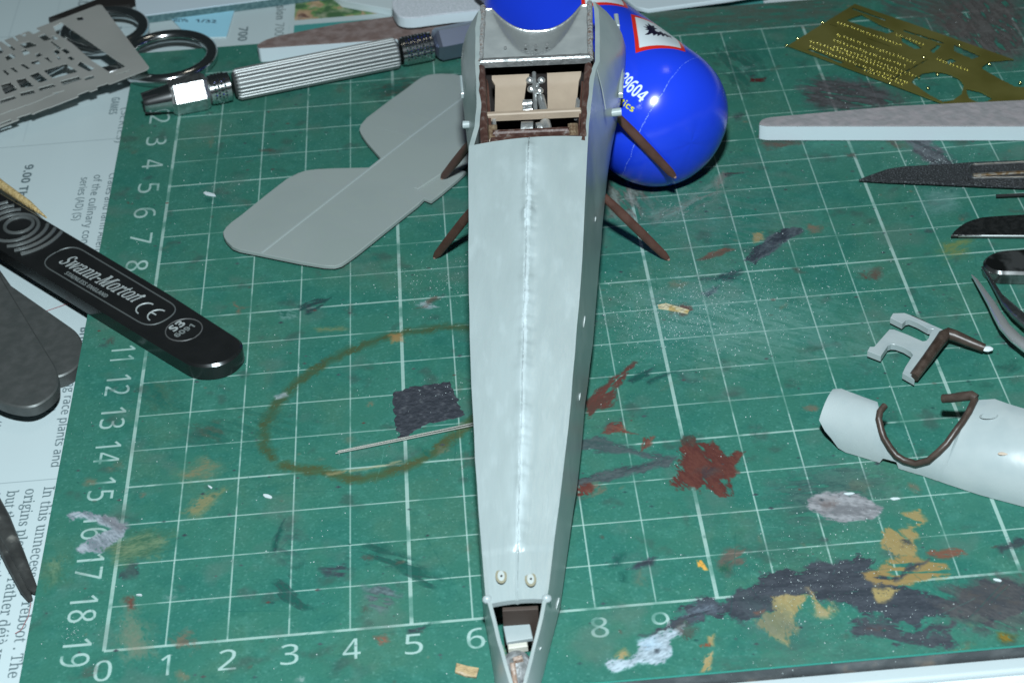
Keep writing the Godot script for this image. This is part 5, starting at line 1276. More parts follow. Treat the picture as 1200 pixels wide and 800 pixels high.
	mb = MB.new(); mb.ball(hx * Vector3(-26.8, 3.62, 1.2), Vector3(0.42, 0.14, 0.42), 10)
	part("raised_dot", mb, raised, hn)

	# ---- two plain grey handles at the left edge --------------------------------------------------------------
	o = thing("handle_end", "dark grey rounded tool handle crossing over another at the left edge", "tool handle", Vector3(-26, -0.2, 110), "grey handles at the left")
	mb = MB.new()
	mb.prism(rounded([Vector2(-43.7, 52.0), Vector2(-31.1, 84.6), Vector2(-22.7, 102.5), Vector2(-15.7, 117.2), Vector2(-15.2, 123.5), Vector2(-19.1, 127.9), Vector2(-24.1, 126.4), Vector2(-36.6, 116.4)], [0.0, 0.0, 3.0, 5.0, 5.0, 6.0, 6.0, 0.0], 7), 0.1, 2.4, 0.3)
	part("shaft", mb, grey_steel, o, 35.0)
	o = thing("handle_end", "dark grey rounded tool handle lying underneath beside the mat edge", "tool handle", Vector3(-24, -3.0, 98), "grey handles at the left")
	mb = MB.new()
	mb.prism(rounded([Vector2(-43.4, 57.7), Vector2(-30.3, 82.9), Vector2(-14.1, 101.6), Vector2(-12.4, 107.2), Vector2(-13.1, 113.1), Vector2(-16.4, 115.9), Vector2(-21.2, 114.7), Vector2(-36.4, 101.6)], [0.0, 0.0, 4.0, 4.0, 5.0, 5.0, 0.0, 0.0], 7), -2.9, -0.1, 0.3)
	part("shaft", mb, grey_steel, o, 35.0)
	# ---- dark tweezer tips lower left ------------------------------------------------------------------------------
	o = thing("tweezers", "dark pointed tweezers on the newspaper with pale residue near the tips", "tweezers", Vector3(-18, -2.9, 165))
	for q in [[[Vector3(-35.1, 0.00, 129.6), Vector3(-22.1, -1.00, 154.5), Vector3(-17.9, -1.60, 163.9), Vector3(-14.4, -2.00, 171.9), Vector3(-13.6, -2.00, 172.7)], 1.0], [[Vector3(-36.1, -1.60, 131.3), Vector3(-23.3, -2.00, 154.1), Vector3(-18.8, -2.20, 164.9), Vector3(-15.6, -2.30, 172.1), Vector3(-14.5, -2.40, 174.2)], 0.9]]:
		mb = MB.new()
		mb.tube(q[0], [2.2, 1.7, 1.3, 0.9, 0.5], 10, Vector2(q[1], 0.7))
		part("prong", mb, noisy([lin(0.045, 0.048, 0.047), lin(0.075, 0.08, 0.078), lin(0.26, 0.26, 0.24)], [0.25, 0.68, 0.86], 0.02, 30.0, 0.42, 0.4, 81, 0.004), o)
	# ---- cocktail stick ------------------------------------------------------------------------------------------------
	o = thing("cocktail_stick", "pale wooden cocktail stick beside the black scalpel handle", "toothpick", Vector3(-35, -3, 50))
	mb = MB.new()
	mb.tube([Vector3(Vector3(-52.27, 1.40, 25.07)), Vector3(Vector3(-37.62, 1.20, 45.26)), Vector3(Vector3(-30.29, 0.90, 53.89)), Vector3(Vector3(-25.82, 0.40, 59.21))], [1.05, 1.0, 0.8, 0.15], 10)
	part("shaft", mb, noisy([lin(0.42, 0.30, 0.12), lin(0.60, 0.47, 0.24)], [0.3, 0.7], 0.05, 80.0, 0.6, 0.0, 82, 0.02), o)

	# ---- pin vise ------------------------------------------------------------------------------------------------------
	o = thing("pin_vise", "knurled silver pin vise with hexagonal collet pointing left", "pin vise", Vector3(30, 0, 12))
	var va := Vector3(Vector3(-7.29, 4.00, 18.85)); var vb := Vector3(Vector3(52.14, 4.00, 4.26))
	va.y = 3.9; vb.y = 3.9
	var vd := (vb - va).normalized()
	var barrel := MB.new()
	var rib_m := mat(lin(0.40, 0.43, 0.43), 0.42, 0.75)
	rows = []
	for i in 2:
		pass
	barrel.lathe(va, vd, [Vector2(20.8, 0.5), Vector2(20.8, 2.7), Vector2(21.6, 3.3), Vector2(60.4, 3.3), Vector2(60.8, 2.8), Vector2(60.8, 0.5)], 36)
	var core := part("barrel", barrel, mat(lin(0.10, 0.108, 0.11), 0.4, 0.6), o, 30.0)
	for j in 22:
		var g := TAU * j / 22.0
		var x := vd.cross(Vector3.UP).normalized(); var y := x.cross(vd)
		var rd := x * cos(g) + y * sin(g)
		mb = MB.new()
		mb.tube([va + vd * 21.3 + rd * 3.15, va + vd * 22.0 + rd * 3.42, va + vd * 60.0 + rd * 3.42, va + vd * 60.5 + rd * 3.2], [0.18, 0.36, 0.36, 0.22], 8)
		part("rib", mb, rib_m, core, 50.0)
	mb = MB.new()
	mb.lathe(va, vd, [Vector2(-0.4, 0.4), Vector2(-0.4, 2.1), Vector2(0.6, 2.4), Vector2(5.5, 3.3), Vector2(6.2, 3.4), Vector2(6.2, 0.5)], 28)
	var jaw := part("collet", mb, chrome, o, 30.0)
	for k in 4:
		var g := PI / 4 + k * PI / 2
		var x := vd.cross(Vector3.UP).normalized(); var y := x.cross(vd)
		var rd := x * cos(g) + y * sin(g)
		mb = MB.new()
		mb.bar(va + vd * -0.5 + rd * 1.4, va + vd * 3.2 + rd * 2.0, 0.45, 2.2)
		part("collet_slot", mb, dark_hole, jaw)
	var vx := vd.cross(Vector3.UP).normalized(); var vy := vx.cross(vd)
	var half := ((cam.position / S - va).normalized() + (flash.position / S - va).normalized()).normalized()
	var turn := atan2(half.dot(vy), half.dot(vx)) - PI / 6
	mb = MB.new()
	mb.lathe(va, vd, [Vector2(5.6, 3.0), Vector2(6.0, 3.9), Vector2(6.8, 4.35), Vector2(13.8, 4.35), Vector2(14.6, 3.9), Vector2(14.9, 3.0)], 6, turn)
	part("hex_nut", mb, noisy([lin(0.5, 0.52, 0.52), lin(0.75, 0.77, 0.77)], [0.3, 0.7], 0.06, 30.0, 0.38, 1.0, 121, 0.01), o, 20.0)
	for q in [[14.8, 20.2, 3.4], [61.2, 69.4, 3.3]]:
		mb = MB.new()
		mb.lathe(va, vd, [Vector2(q[0], 2.6), Vector2(q[0] + 0.3, q[2]), Vector2(q[1] - 0.3, q[2]), Vector2(q[1], 2.6)], 32)
		var kn2 := part("knurled_ring", mb, chrome, o)
		# the knurl's diamonds
		mb = MB.new()
		var x := vd.cross(Vector3.UP).normalized(); var y := x.cross(vd)
		var cnt := int((q[1] - q[0] - 1.6) / 0.8)
		for i in cnt:
			for j in 26:
				var g := TAU * (j + 0.5 * (i % 2)) / 26.0
				var rd := x * cos(g) + y * sin(g)
				var tg := vd.cross(rd)
				var c: Vector3 = va + vd * (q[0] + 1.4 + i * 0.8) + rd * q[2]
				var tip := c + rd * 0.22
				var corners := [c + vd * 0.38, c + tg * 0.38, c - vd * 0.38, c - tg * 0.38]
				for z in 4: mb.tri(tip, corners[z], corners[(z + 1) % 4])
		var ok := mb.p.size()
		for i in range(0, ok, 3):
			var n := (mb.p[i + 2] - mb.p[i]).cross(mb.p[i + 1] - mb.p[i])
			var axis_at := va + vd * (mb.p[i] - va).dot(vd)
			if n.dot(mb.p[i] - axis_at) < 0.0: mb.swap(i)
		part("knurl", mb, chrome, kn2, 10.0).set_meta("kind", "stuff")
	mb = MB.new()
	mb.lathe(va, vd, [Vector2(69.6, 2.5), Vector2(70.2, 3.6), Vector2(71.0, 4.2), Vector2(82.0, 4.2), Vector2(83.0, 3.4), Vector2(83.0, 0.5)], 6, 0.3)
	part("tail_nut", mb, mat(lin(0.22, 0.25, 0.33), 0.35, 0.85), o, 20.0)

	# ---- sanding sticks ---------------------------------------------------------------------------------------------------
	for q in [
		["brown topped foam sanding stick behind the pin vise", [Vector2(17.7, -4.9), Vector2(19.3, -7.0), Vector2(22.6, -8.7), Vector2(38.2, -12.7), Vector2(50.8, -14.1), Vector2(67.8, -16.2), Vector2(89.1, -17.1), Vector2(87.7, -0.3), Vector2(67.2, -3.8), Vector2(51.0, -2.6), Vector2(18.2, -3.5)], [0.0, 1.0, 1.5, 0.0, 0.0, 0.0, 0.0, 0.0, 0.0, 0.0, 0.5], gritty_brown, 4.0, 0.0],
		["pale rounded sanding block overlapping the brown sanding stick", [Vector2(51.3, -17.6), Vector2(50.9, -11.3), Vector2(52.3, -6.1), Vector2(55.2, -4.8), Vector2(64.5, -5.8), Vector2(88.4, -6.6), Vector2(90.0, -26.8), Vector2(55.8, -32.9)], [0.0, 2.0, 3.0, 2.0, 0.0, 0.0, 0.0, 0.0], gritty_white, 8.0, 5.2],
		["long grey sanding stick lying across the right side of the mat", [Vector2(130.6, 50.4), Vector2(131.6, 48.5), Vector2(133.6, 47.9), Vector2(161.7, 47.5), Vector2(189.9, 49.4), Vector2(214.0, 51.4), Vector2(209.6, 64.7), Vector2(186.9, 60.0), Vector2(132.1, 51.3)], [0.6, 1.5, 1.0, 0.0, 0.0, 0.0, 0.0, 0.0, 1.0], gritty_grey, 4.0, 0.2]]:
		var c := Vector2.ZERO
		for z in q[1]: c += z / q[1].size()
		o = thing("sanding_stick", q[0], "sanding stick", Vector3(c.x, q[5], c.y))
		var ol := rounded(q[1], q[2], 4)
		mb = MB.new(); mb.prism(ol, q[5] + 0.02, q[4] - 0.3, 0.1)
		part("foam_core", mb, white_foam, o, 35.0)
		mb = MB.new(); mb.prism(ol, q[4] - 0.3, q[4], 0.1)
		part("abrasive_face", mb, q[3], o, 35.0)

	# ---- nickel etched fret top left, resting on the scissors --------------------------------------------------------------------
	var f0 := Vector3(Vector3(-7.1, 4.50, 4.0)); var fu := Vector3(Vector3(-0.9089, -0.1028, 0.4041)); var fv := Vector3(Vector3(-0.4096, 0.0399, -0.9114))
	o = thing("etched_fret", "pale nickel photo-etched parts fret resting on the scissors at top left", "etched fret", f0)
	var holes := []
	for h in [[Vector2(11.3, 34.8), Vector2(4.7, 4.7), Vector2(8.8, 4.8), Vector2(10.7, 12.7), Vector2(12.2, 23.4), Vector2(14.0, 30.6), Vector2(13.7, 34.3)], [Vector2(13.2, 14.8), Vector2(11.2, 9.1), Vector2(12.8, 8.5), Vector2(14.4, 13.4)], [Vector2(22.0, 16.8), Vector2(16.4, 16.0), Vector2(15.0, 10.3), Vector2(21.1, 11.6)], [Vector2(25.5, 16.9), Vector2(23.3, 17.0), Vector2(22.2, 11.5), Vector2(24.4, 12.0)], [Vector2(28.7, 17.2), Vector2(26.7, 16.5), Vector2(25.9, 11.4), Vector2(28.9, 12.9)], [Vector2(32.6, 17.6), Vector2(30.2, 17.1), Vector2(29.8, 12.7), Vector2(32.9, 12.5)], [Vector2(19.5, 36.6), Vector2(17.4, 36.3), Vector2(16.8, 34.4), Vector2(18.9, 34.2)], [Vector2(18.3, 32.7), Vector2(16.5, 32.7), Vector2(15.9, 28.8), Vector2(17.6, 29.2)], [Vector2(16.5, 28.4), Vector2(16.1, 28.5), Vector2(15.1, 23.3), Vector2(15.8, 23.0)], [Vector2(23.8, 36.7), Vector2(23.1, 36.6), Vector2(22.8, 34.0), Vector2(23.3, 33.9)], [Vector2(21.6, 36.4), Vector2(20.4, 35.9), Vector2(20.6, 34.6), Vector2(21.4, 34.8)], [Vector2(26.7, 36.6), Vector2(25.8, 36.4), Vector2(24.6, 30.2), Vector2(25.3, 30.2)], [Vector2(28.6, 36.8), Vector2(27.5, 36.8), Vector2(27.6, 31.2), Vector2(29.5, 30.8)], [Vector2(23.6, 22.8), Vector2(21.7, 22.1), Vector2(21.7, 19.8), Vector2(23.3, 21.1)], [Vector2(26.1, 23.4), Vector2(25.1, 23.0), Vector2(24.2, 19.5), Vector2(25.0, 19.7)], [Vector2(28.5, 23.4), Vector2(27.7, 23.2), Vector2(27.2, 19.7), Vector2(27.8, 20.1)], [Vector2(30.3, 24.0), Vector2(29.6, 23.4), Vector2(29.4, 20.5), Vector2(30.0, 20.5)], [Vector2(20.1, 22.2), Vector2(19.3, 22.0), Vector2(19.0, 18.6), Vector2(19.4, 18.9)], [Vector2(17.5, 20.6), Vector2(16.7, 20.4), Vector2(16.8, 18.7), Vector2(17.5, 18.7)], [Vector2(36.3, 5.3), Vector2(28.4, 4.8), Vector2(20.4, 5.1), Vector2(20.3, 4.7), Vector2(28.6, 4.4), Vector2(36.5, 4.8)], [Vector2(23.2, 5.6), Vector2(20.5, 4.8), Vector2(20.6, 4.4), Vector2(23.2, 5.2)], [Vector2(14.7, -0.3), Vector2(6.6, -1.4), Vector2(6.8, -1.8), Vector2(14.6, -0.8)], [Vector2(25.0, 0.1), Vector2(21.8, 0.1), Vector2(21.5, -1.0), Vector2(24.6, -0.6)], [Vector2(29.2, 0.4), Vector2(25.8, 0.3), Vector2(25.5, -0.8), Vector2(28.8, -0.5)], [Vector2(33.6, 1.2), Vector2(30.0, 1.0), Vector2(29.8, -0.1), Vector2(33.2, 0.3)], [Vector2(37.4, 1.7), Vector2(34.9, 1.7), Vector2(34.6, 0.6), Vector2(37.7, 0.9)], [Vector2(23.3, 32.4), Vector2(20.8, 31.8), Vector2(19.4, 28.3), Vector2(22.6, 29.0)], [Vector2(8.0, 3.3), Vector2(4.5, 2.7), Vector2(4.5, 2.2), Vector2(8.0, 2.8)], [Vector2(39.1, 17.5), Vector2(34.2, 18.0), Vector2(34.1, 14.3), Vector2(38.6, 13.5)], [Vector2(36.4, 34.5), Vector2(30.3, 34.3), Vector2(29.9, 28.3), Vector2(36.1, 27.8)], [Vector2(7.7, 34.8), Vector2(6.1, 34.0), Vector2(6.3, 32.1), Vector2(7.5, 32.6)], [Vector2(28.0, 29.2), Vector2(26.0, 29.4), Vector2(25.7, 26.8), Vector2(27.9, 26.7)], [Vector2(23.9, 29.1), Vector2(22.6, 29.0), Vector2(22.1, 26.2), Vector2(23.9, 26.3)], [Vector2(14.8, 30.3), Vector2(14.2, 27.9), Vector2(15.4, 27.9), Vector2(15.8, 30.1)], [Vector2(14.4, 22.8), Vector2(13.8, 19.9), Vector2(14.9, 19.9), Vector2(15.5, 22.7)], [Vector2(17.2, 23.6), Vector2(16.2, 23.8), Vector2(15.8, 21.1), Vector2(17.1, 21.2)], [Vector2(14.4, 18.6), Vector2(13.9, 16.3), Vector2(14.8, 16.1), Vector2(15.4, 18.4)], [Vector2(21.5, 25.3), Vector2(20.2, 25.2), Vector2(20.0, 23.1), Vector2(21.3, 23.2)], [Vector2(20.1, 9.4), Vector2(15.6, 8.5), Vector2(15.4, 6.5), Vector2(20.0, 7.0)], [Vector2(25.5, 10.1), Vector2(21.8, 9.4), Vector2(21.5, 7.8), Vector2(25.4, 8.3)], [Vector2(29.9, 11.0), Vector2(26.7, 10.2), Vector2(26.5, 8.2), Vector2(29.8, 9.2)], [Vector2(34.6, 11.2), Vector2(31.3, 10.7), Vector2(30.9, 9.1), Vector2(35.1, 9.4)], [Vector2(14.8, 6.9), Vector2(12.7, 6.6), Vector2(12.4, 5.0), Vector2(14.7, 5.5)], [Vector2(18.5, 1.0), Vector2(15.6, 0.9), Vector2(15.3, -0.2), Vector2(18.4, -0.4)], [Vector2(13.7, 1.2), Vector2(10.8, 1.0), Vector2(10.5, -0.1), Vector2(13.6, -0.3)]]:
		holes.append(pv(h))
	mb = sheet(f0, fu, fv, Vector2(62, 36.6), rounded([Vector2(0.2, 0.2), Vector2(61, 0.2), Vector2(61, 36.4), Vector2(0.2, 36.4)], [1.5, 0.0, 0.0, 1.5]), holes, 0.2, 0.3)
	part("sheet", mb, noisy([lin(0.38, 0.39, 0.37), lin(0.44, 0.45, 0.425)], [0.2, 0.8], 0.006, 20.0, 0.45, 0.4, 90), o, 30.0)
	# ---- scissors: two finger loops and shanks -----------------------------------------------------------------------------------------
	o = thing("scissors", "steel scissors with round finger loops under the nickel fret", "scissors", Vector3(-12, -1, -5))
	for q in [[Vector3(-4.6, 1.6, -6.6), 11.0, 11.2, 0.0], [Vector3(Vector3(-21.79, 1.00, -24.49)), 9.8, 9.8, 0.4]]:
		var ring := []
		for i in 41:
			var g := TAU * i / 40.0
			ring.append(q[0] + Vector3(q[1] * cos(g), 0, q[2] * sin(g)).rotated(Vector3.UP, q[3]))
		mb = MB.new(); mb.tube(ring, 1.5, 14, Vector2(1.0, 1.05))
		part("finger_loop", mb, chrome, o, 50.0)
	for q in [[Vector3(-14.5, 1.6, -3.5), Vector3(-26, 0.8, 0), Vector3(-42, -0.8, 6), Vector3(-75, -1, 14)], [Vector3(-31.0, 0.8, -9.5), Vector3(-38, 0.2, -5), Vector3(-50, -0.8, 4), Vector3(-80, -1, 20)]]:
		mb = MB.new(); mb.tube(q, [1.7, 2.3, 2.6, 2.4], 12, Vector2(1.0, 0.7))
		part("shank", mb, chrome, o, 50.0)
	# ---- booklet and printed slip at the back ------------------------------------------------------------------------------------------------
	o = thing("booklet", "thick white booklet with teal edge at the top of the picture", "booklet", Vector3(15, -3, -55))
	var bk := pv([Vector2(-17.4, -53.4), Vector2(-14.8, -34.2), Vector2(15.6, -37.7), Vector2(46.4, -41.3), Vector2(46.7, -62.4)])
	mb = MB.new(); mb.prism(bk, -2.95, -0.9)
	var bkb := part("page_block", mb, noisy([lin(0.04, 0.10, 0.11), lin(0.09, 0.17, 0.18)], [0.3, 0.7], 0.05, 60.0, 0.7, 0.0, 91), o)
	mb = MB.new(); mb.prism(bk, -0.9, -0.6)
	part("cover", mb, mat(lin(0.50, 0.60, 0.66), 0.6), o)
	im = Image.create(200, 190, false, Image.FORMAT_RGBA8)
	im.fill(Color8(150, 206, 226))
	write(im, "32070   1/32", bold, 2.1, Vector2(12, 92), Vector2(9.2, 0.6), Vector2(-1.4, -9.2), Color8(44, 66, 84), 16.5)
	var slip := mat(Color.WHITE, 0.7); slip.albedo_texture = ImageTexture.create_from_image(im)
	o = thing("paper_slip", "pale blue paper slip printed with dark numbers behind the finger loop", "paper slip", Vector3(1, -3, -31))
	mb = MB.new()
	var sl: Array = [Vector2(-10.1, -42.5), Vector2(9.8, -38.6), Vector2(8.4, -23.0), Vector2(-0.9, -24.1)]
	mb.quad(Vector3(sl[0].x, -2.6, sl[0].y), Vector3(sl[1].x, -2.6, sl[1].y), Vector3(sl[2].x, -2.6, sl[2].y), Vector3(sl[3].x, -2.6, sl[3].y))
	mb.t = PackedVector2Array([Vector2(0, 0), Vector2(1, 0), Vector2(1, 1), Vector2(0, 0), Vector2(1, 1), Vector2(0.3, 1)])
	mb.orient(0, Vector3.UP)
	part("printed_face", mb, slip, o)
	mb = MB.new()
	mb.prism(pv(sl), -2.95, -2.62)
	part("backing", mb, mat(lin(0.5, 0.6, 0.62), 0.8), o)
	o = thing("black_handle", "black flat tool handle behind the etched fret", "tool handle", Vector3(-25, -3, -28))
	mb = MB.new()
	mb.prism(rounded([Vector2(-38.5, -39.0), Vector2(-26.2, -47.9), Vector2(-12.4, -56.4), Vector2(-9.7, -50.9), Vector2(-18.0, -43.1), Vector2(-25.1, -43.4), Vector2(-30.2, -38.1)], 0.6, 3), -2.9, -1.5, 0.3)
	part("shaft", mb, mat(lin(0.02, 0.018, 0.017), 0.4), o)
	o = thing("white_card", "white card corner pointing right beside the pale sanding block", "card", Vector3(48, -2, -26))
	mb = MB.new(); mb.prism(pv([Vector2(34.2, -41.3), Vector2(37.6, -34.7), Vector2(50.4, -27.5), Vector2(54.1, -37.8)]), -2.9, -1.0, 0.1)
	part("sheet", mb, mat(lin(0.50, 0.58, 0.60), 0.7), o)
	o = thing("white_board", "white board edge lying behind the bottle at the top", "board", Vector3(122, -1, -20))
	mb = MB.new(); mb.prism(pv([Vector2(103.5, -33.8), Vector2(111.1, -14.6), Vector2(114.0, -12.7), Vector2(133.5, -14.8), Vector2(144.5, -16.6), Vector2(147.0, -31.0)]), 0.05, 1.0, 0.2)
	part("sheet", mb, white_foam, o)

	# ---- brass fret top right ---------------------------------------------------------------------------------------------------------------------
	var b0 := Vector2(Vector2(144.20, 10.60)); var bu := (Vector2(Vector2(164.36, 32.76)) - b0).normalized(); var bv := (Vector2(Vector2(163.27, -9.08)) - b0)
	bv = (bv - bu * bv.dot(bu)).normalized()
	o = thing("etched_fret", "brass photo-etched parts fret with rivet rows at the upper right", "etched fret", Vector3(b0.x, 0.2, b0.y))
	var loc := func(a: Array) -> PackedVector2Array:
		var r := PackedVector2Array()
		for q in a: r.append(Vector2((q - b0).dot(bu), (q - b0).dot(bv)))
		return r
	holes = []
	for h in [[Vector2(160.5, 0.3), Vector2(164.9, -2.0), Vector2(168.2, 3.9), Vector2(171.1, 7.8), Vector2(168.8, 8.7), Vector2(164.9, 5.0)], [Vector2(169.0, 32.3), Vector2(170.2, 30.5), Vector2(172.7, 28.5), Vector2(175.3, 28.2), Vector2(178.0, 29.4), Vector2(180.2, 32.6), Vector2(180.5, 35.4), Vector2(179.1, 39.1), Vector2(176.5, 41.7), Vector2(173.9, 42.1), Vector2(171.8, 38.7)], [Vector2(186.2, 28.4), Vector2(189.0, 25.6), Vector2(194.0, 25.6), Vector2(199.3, 28.1), Vector2(200.3, 34.7), Vector2(196.0, 39.5), Vector2(191.5, 38.0), Vector2(188.8, 33.6)], [Vector2(171.6, 10.1), Vector2(174.5, 14.8), Vector2(175.4, 17.1), Vector2(173.4, 17.2), Vector2(171.4, 13.5)], [Vector2(183.0, 16.2), Vector2(187.7, 22.9), Vector2(185.4, 24.1), Vector2(182.1, 19.5)], [Vector2(165.0, 29.9), Vector2(175.4, 22.1), Vector2(175.5, 22.5), Vector2(165.1, 30.5)], [Vector2(156.3, 1.2), Vector2(175.0, 22.4), Vector2(174.9, 22.8), Vector2(156.2, 1.6)], [Vector2(180.4, 36.9), Vector2(183.4, 39.0), Vector2(185.4, 42.4), Vector2(182.1, 44.2), Vector2(180.0, 41.5)], [Vector2(148.5, 13.0), Vector2(149.5, 12.8), Vector2(156.1, 20.5), Vector2(155.1, 21.2)], [Vector2(157.7, 22.4), Vector2(158.5, 22.2), Vector2(162.6, 27.3), Vector2(161.8, 27.6)], [Vector2(176.7, 18.5), Vector2(179.4, 15.6), Vector2(180.0, 16.6), Vector2(177.2, 19.9)], [Vector2(178.6, 23.8), Vector2(180.9, 22.6), Vector2(181.7, 24.3), Vector2(179.4, 25.6)], [Vector2(163.6, -5.8), Vector2(170.4, 1.6), Vector2(169.8, 2.4), Vector2(163.1, -5.0)], [Vector2(173.2, 7.3), Vector2(181.2, 15.1), Vector2(180.6, 15.8), Vector2(172.6, 8.1)]]:
		holes.append(loc.call(h))
	mb = sheet(Vector3(b0.x, 0.55, b0.y), Vector3(bu.x, 0, bu.y), Vector3(bv.x, 0, bv.y), Vector2(70, 36), rounded([Vector2(0.2, 0.2), Vector2(69, 0.2), Vector2(69, 27.2), Vector2(0.2, 27.2)], 0.0), holes, 0.24, 0.22)
	var brass := noisy([lin(0.26, 0.24, 0.06), lin(0.36, 0.335, 0.10)], [0.25, 0.75], 0.012, 14.0, 0.34, 0.72, 92, 0.002)
	var bs := part("sheet", mb, brass, o, 30.0)
	mb = MB.new()
	for k in 9:
		var rown: Array = [[16, 5.5, 28], [17.5, 3.2, 30], [19, 12, 24], [20, 9.2, 22], [15.5, 17, 20], [30, 20.5, 9], [34, 2.0, 12], [22, 6.8, 26], [44, 16.5, 10]][k]
		for i in rown[2]:
			var q: Vector2 = b0 + bu * (rown[0] - 13.0 + i * 0.95 + rng.randf() * 0.3) + bv * (rown[1] + rng.randfn(0, 0.12))
			mb.ball(Vector3(q.x, 0.78, q.y), Vector3(0.32, 0.28, 0.32), 6)
	part("rivets", mb, mat(lin(0.85, 0.78, 0.30), 0.3, 1.0), bs, 60.0).set_meta("kind", "stuff")
	mb = MB.new()
	for q in [Vector2(144.20, 10.60), Vector2(147.40, 7.72), Vector2(154.76, 0.69), Vector2(164.15, 31.94), Vector2(174.56, 21.52), Vector2(175.73, 29.84), Vector2(172.15, 35.60), Vector2(188.57, 27.11), Vector2(193.07, 36.65), Vector2(184.11, 17.27)]:
		mb.ball(Vector3(q.x, 0.85, q.y), Vector3(0.45, 0.3, 0.4), 8)
	part("bent_tab", mb, mat(lin(0.85, 0.80, 0.34), 0.18, 1.0), bs, 60.0).set_meta("kind", "stuff")

	# ---- right hand tools ------------------------------------------------------------------------------------------------------------------------------
	o = thing("craft_knife", "dusty dark pointed scalpel blade with a long slot at the right", "craft knife", Vector3(175, 0, 72))
	mb = MB.new()
	mb.prism(pv([Vector2(148.5, 71.7), Vector2(151.6, 70.1), Vector2(155.3, 68.5), Vector2(159.1, 68.0), Vector2(169.1, 68.5), Vector2(173.1, 68.5), Vector2(184.5, 69.4), Vector2(200.7, 70.5), Vector2(196.9, 82.8), Vector2(181.6, 79.8), Vector2(173.1, 77.8), Vector2(162.8, 75.3), Vector2(154.2, 73.3)]), 0.85, 1.35, 0.2)
	part("blade", mb, noisy([lin(0.018, 0.02, 0.022), lin(0.05, 0.055, 0.06), lin(0.30, 0.33, 0.35)], [0.3, 0.6, 0.8], 0.12, 70.0, 0.5, 0.4, 93, 0.04, 5), o)
	mb = MB.new()
	var slot := rounded([Vector2(172.7, 69.9), Vector2(184.1, 70.6), Vector2(200.2, 71.9), Vector2(198.3, 78.1), Vector2(182.5, 76.4), Vector2(171.6, 74.9)], [1.2, 0.0, 0.0, 0.0, 0.0, 1.2], 5)
	var sp2 := []
	for q in slot: sp2.append(Vector3(q.x, 1.45, q.y))
	sp2.append(sp2[0])
	mb.tube(sp2, 0.28, 8)
	part("slot_rim", mb, steel, o)
	mb = MB.new(); mb.bar(Vector3(Vector3(172.41, 1.50, 73.99)), Vector3(Vector3(199.27, 1.50, 75.05)), 0.9, 0.3, 0.1)
	part("slot_tongue", mb, noisy([lin(0.20, 0.12, 0.05), lin(0.36, 0.34, 0.30)], [0.35, 0.65], 0.04, 60.0, 0.4, 0.6, 94), o)
	mb = MB.new()
	mb.tube([Vector3(Vector3(175.25, 1.00, 81.83)), Vector3(Vector3(196.63, 1.20, 83.56))], 0.35, 8)
	part("lower_jaw", mb, mat(lin(0.03, 0.03, 0.032), 0.4, 0.5), o)
	o = thing("dissecting_scalpel", "curved black scalpel blade with a bright cutting edge at right", "scalpel blade", Vector3(175, 0, 93))
	mb = MB.new()
	mb.prism(pv([Vector2(162.4, 94.9), Vector2(163.5, 93.4), Vector2(164.9, 92.0), Vector2(166.4, 90.8), Vector2(168.1, 90.0), Vector2(170.0, 89.4), Vector2(172.1, 89.3), Vector2(178.8, 89.6), Vector2(194.2, 91.3), Vector2(191.6, 99.4), Vector2(176.7, 97.0)]), 0.6, 1.2, 0.15)
	part("blade", mb, noisy([lin(0.014, 0.016, 0.016), lin(0.03, 0.032, 0.032)], [0.3, 0.7], 0.04, 50.0, 0.4, 0.5, 95, 0.006), o)
	mb = MB.new(); mb.bar(Vector3(Vector3(162.84, 0.90, 94.70)), Vector3(Vector3(191.71, 0.90, 99.26)), 0.5, 0.5, 0.15)
	part("cutting_edge", mb, mat(lin(0.30, 0.33, 0.33), 0.35, 0.8), o)
	o = thing("handle_end", "polished rounded steel handle end beside the curved tweezers", "tool handle", Vector3(175, 0, 107))
	mb = MB.new()
	mb.prism(rounded([Vector2(165.5, 107.0), Vector2(167.1, 104.8), Vector2(169.8, 103.7), Vector2(174.6, 103.8), Vector2(189.7, 104.8), Vector2(186.8, 113.9), Vector2(172.2, 112.1), Vector2(167.1, 111.2), Vector2(165.5, 109.0)], [3.0, 3.0, 3.0, 0.0, 0.0, 0.0, 0.0, 3.0, 3.0], 5), 0.2, 2.9, 0.5)
	part("shaft", mb, noisy([lin(0.05, 0.055, 0.055), lin(0.30, 0.31, 0.31)], [0.42, 0.62], 0.012, 30.0, 0.24, 0.9, 96), o, 35.0)
	o = thing("tweezers", "bright steel tweezers with bent tips at the right edge", "tweezers", Vector3(166, 0, 122))
	mb = MB.new()
	mb.tube([Vector3(162.5, 2.20, 110.4), Vector3(162.8, 2.40, 112.5), Vector3(162.9, 3.00, 116.8), Vector3(163.2, 3.40, 121.6), Vector3(163.3, 3.60, 126.0), Vector3(163.6, 3.60, 129.6), Vector3(164.6, 3.60, 133.2), Vector3(166.6, 3.60, 137.4), Vector3(175.4, 3.60, 149.7)], [0.12, 0.4, 0.55, 0.78, 0.95, 1.1, 1.2, 1.35, 1.6], 14, Vector2(1.0, 0.8))
	part("prong", mb, bright, o, 60.0)
	mb = MB.new()
	mb.tube([Vector3(165.5, 1.60, 107.3), Vector3(165.8, 1.90, 111.3), Vector3(166.0, 2.30, 117.9), Vector3(166.4, 2.60, 121.2), Vector3(167.2, 3.00, 125.2), Vector3(169.0, 3.20, 130.3), Vector3(177.4, 3.40, 143.5)], [0.25, 0.42, 0.55, 1.0, 1.25, 1.4, 1.6], 14, Vector2(1.0, 0.8))
	part("prong", mb, steel, o, 60.0)

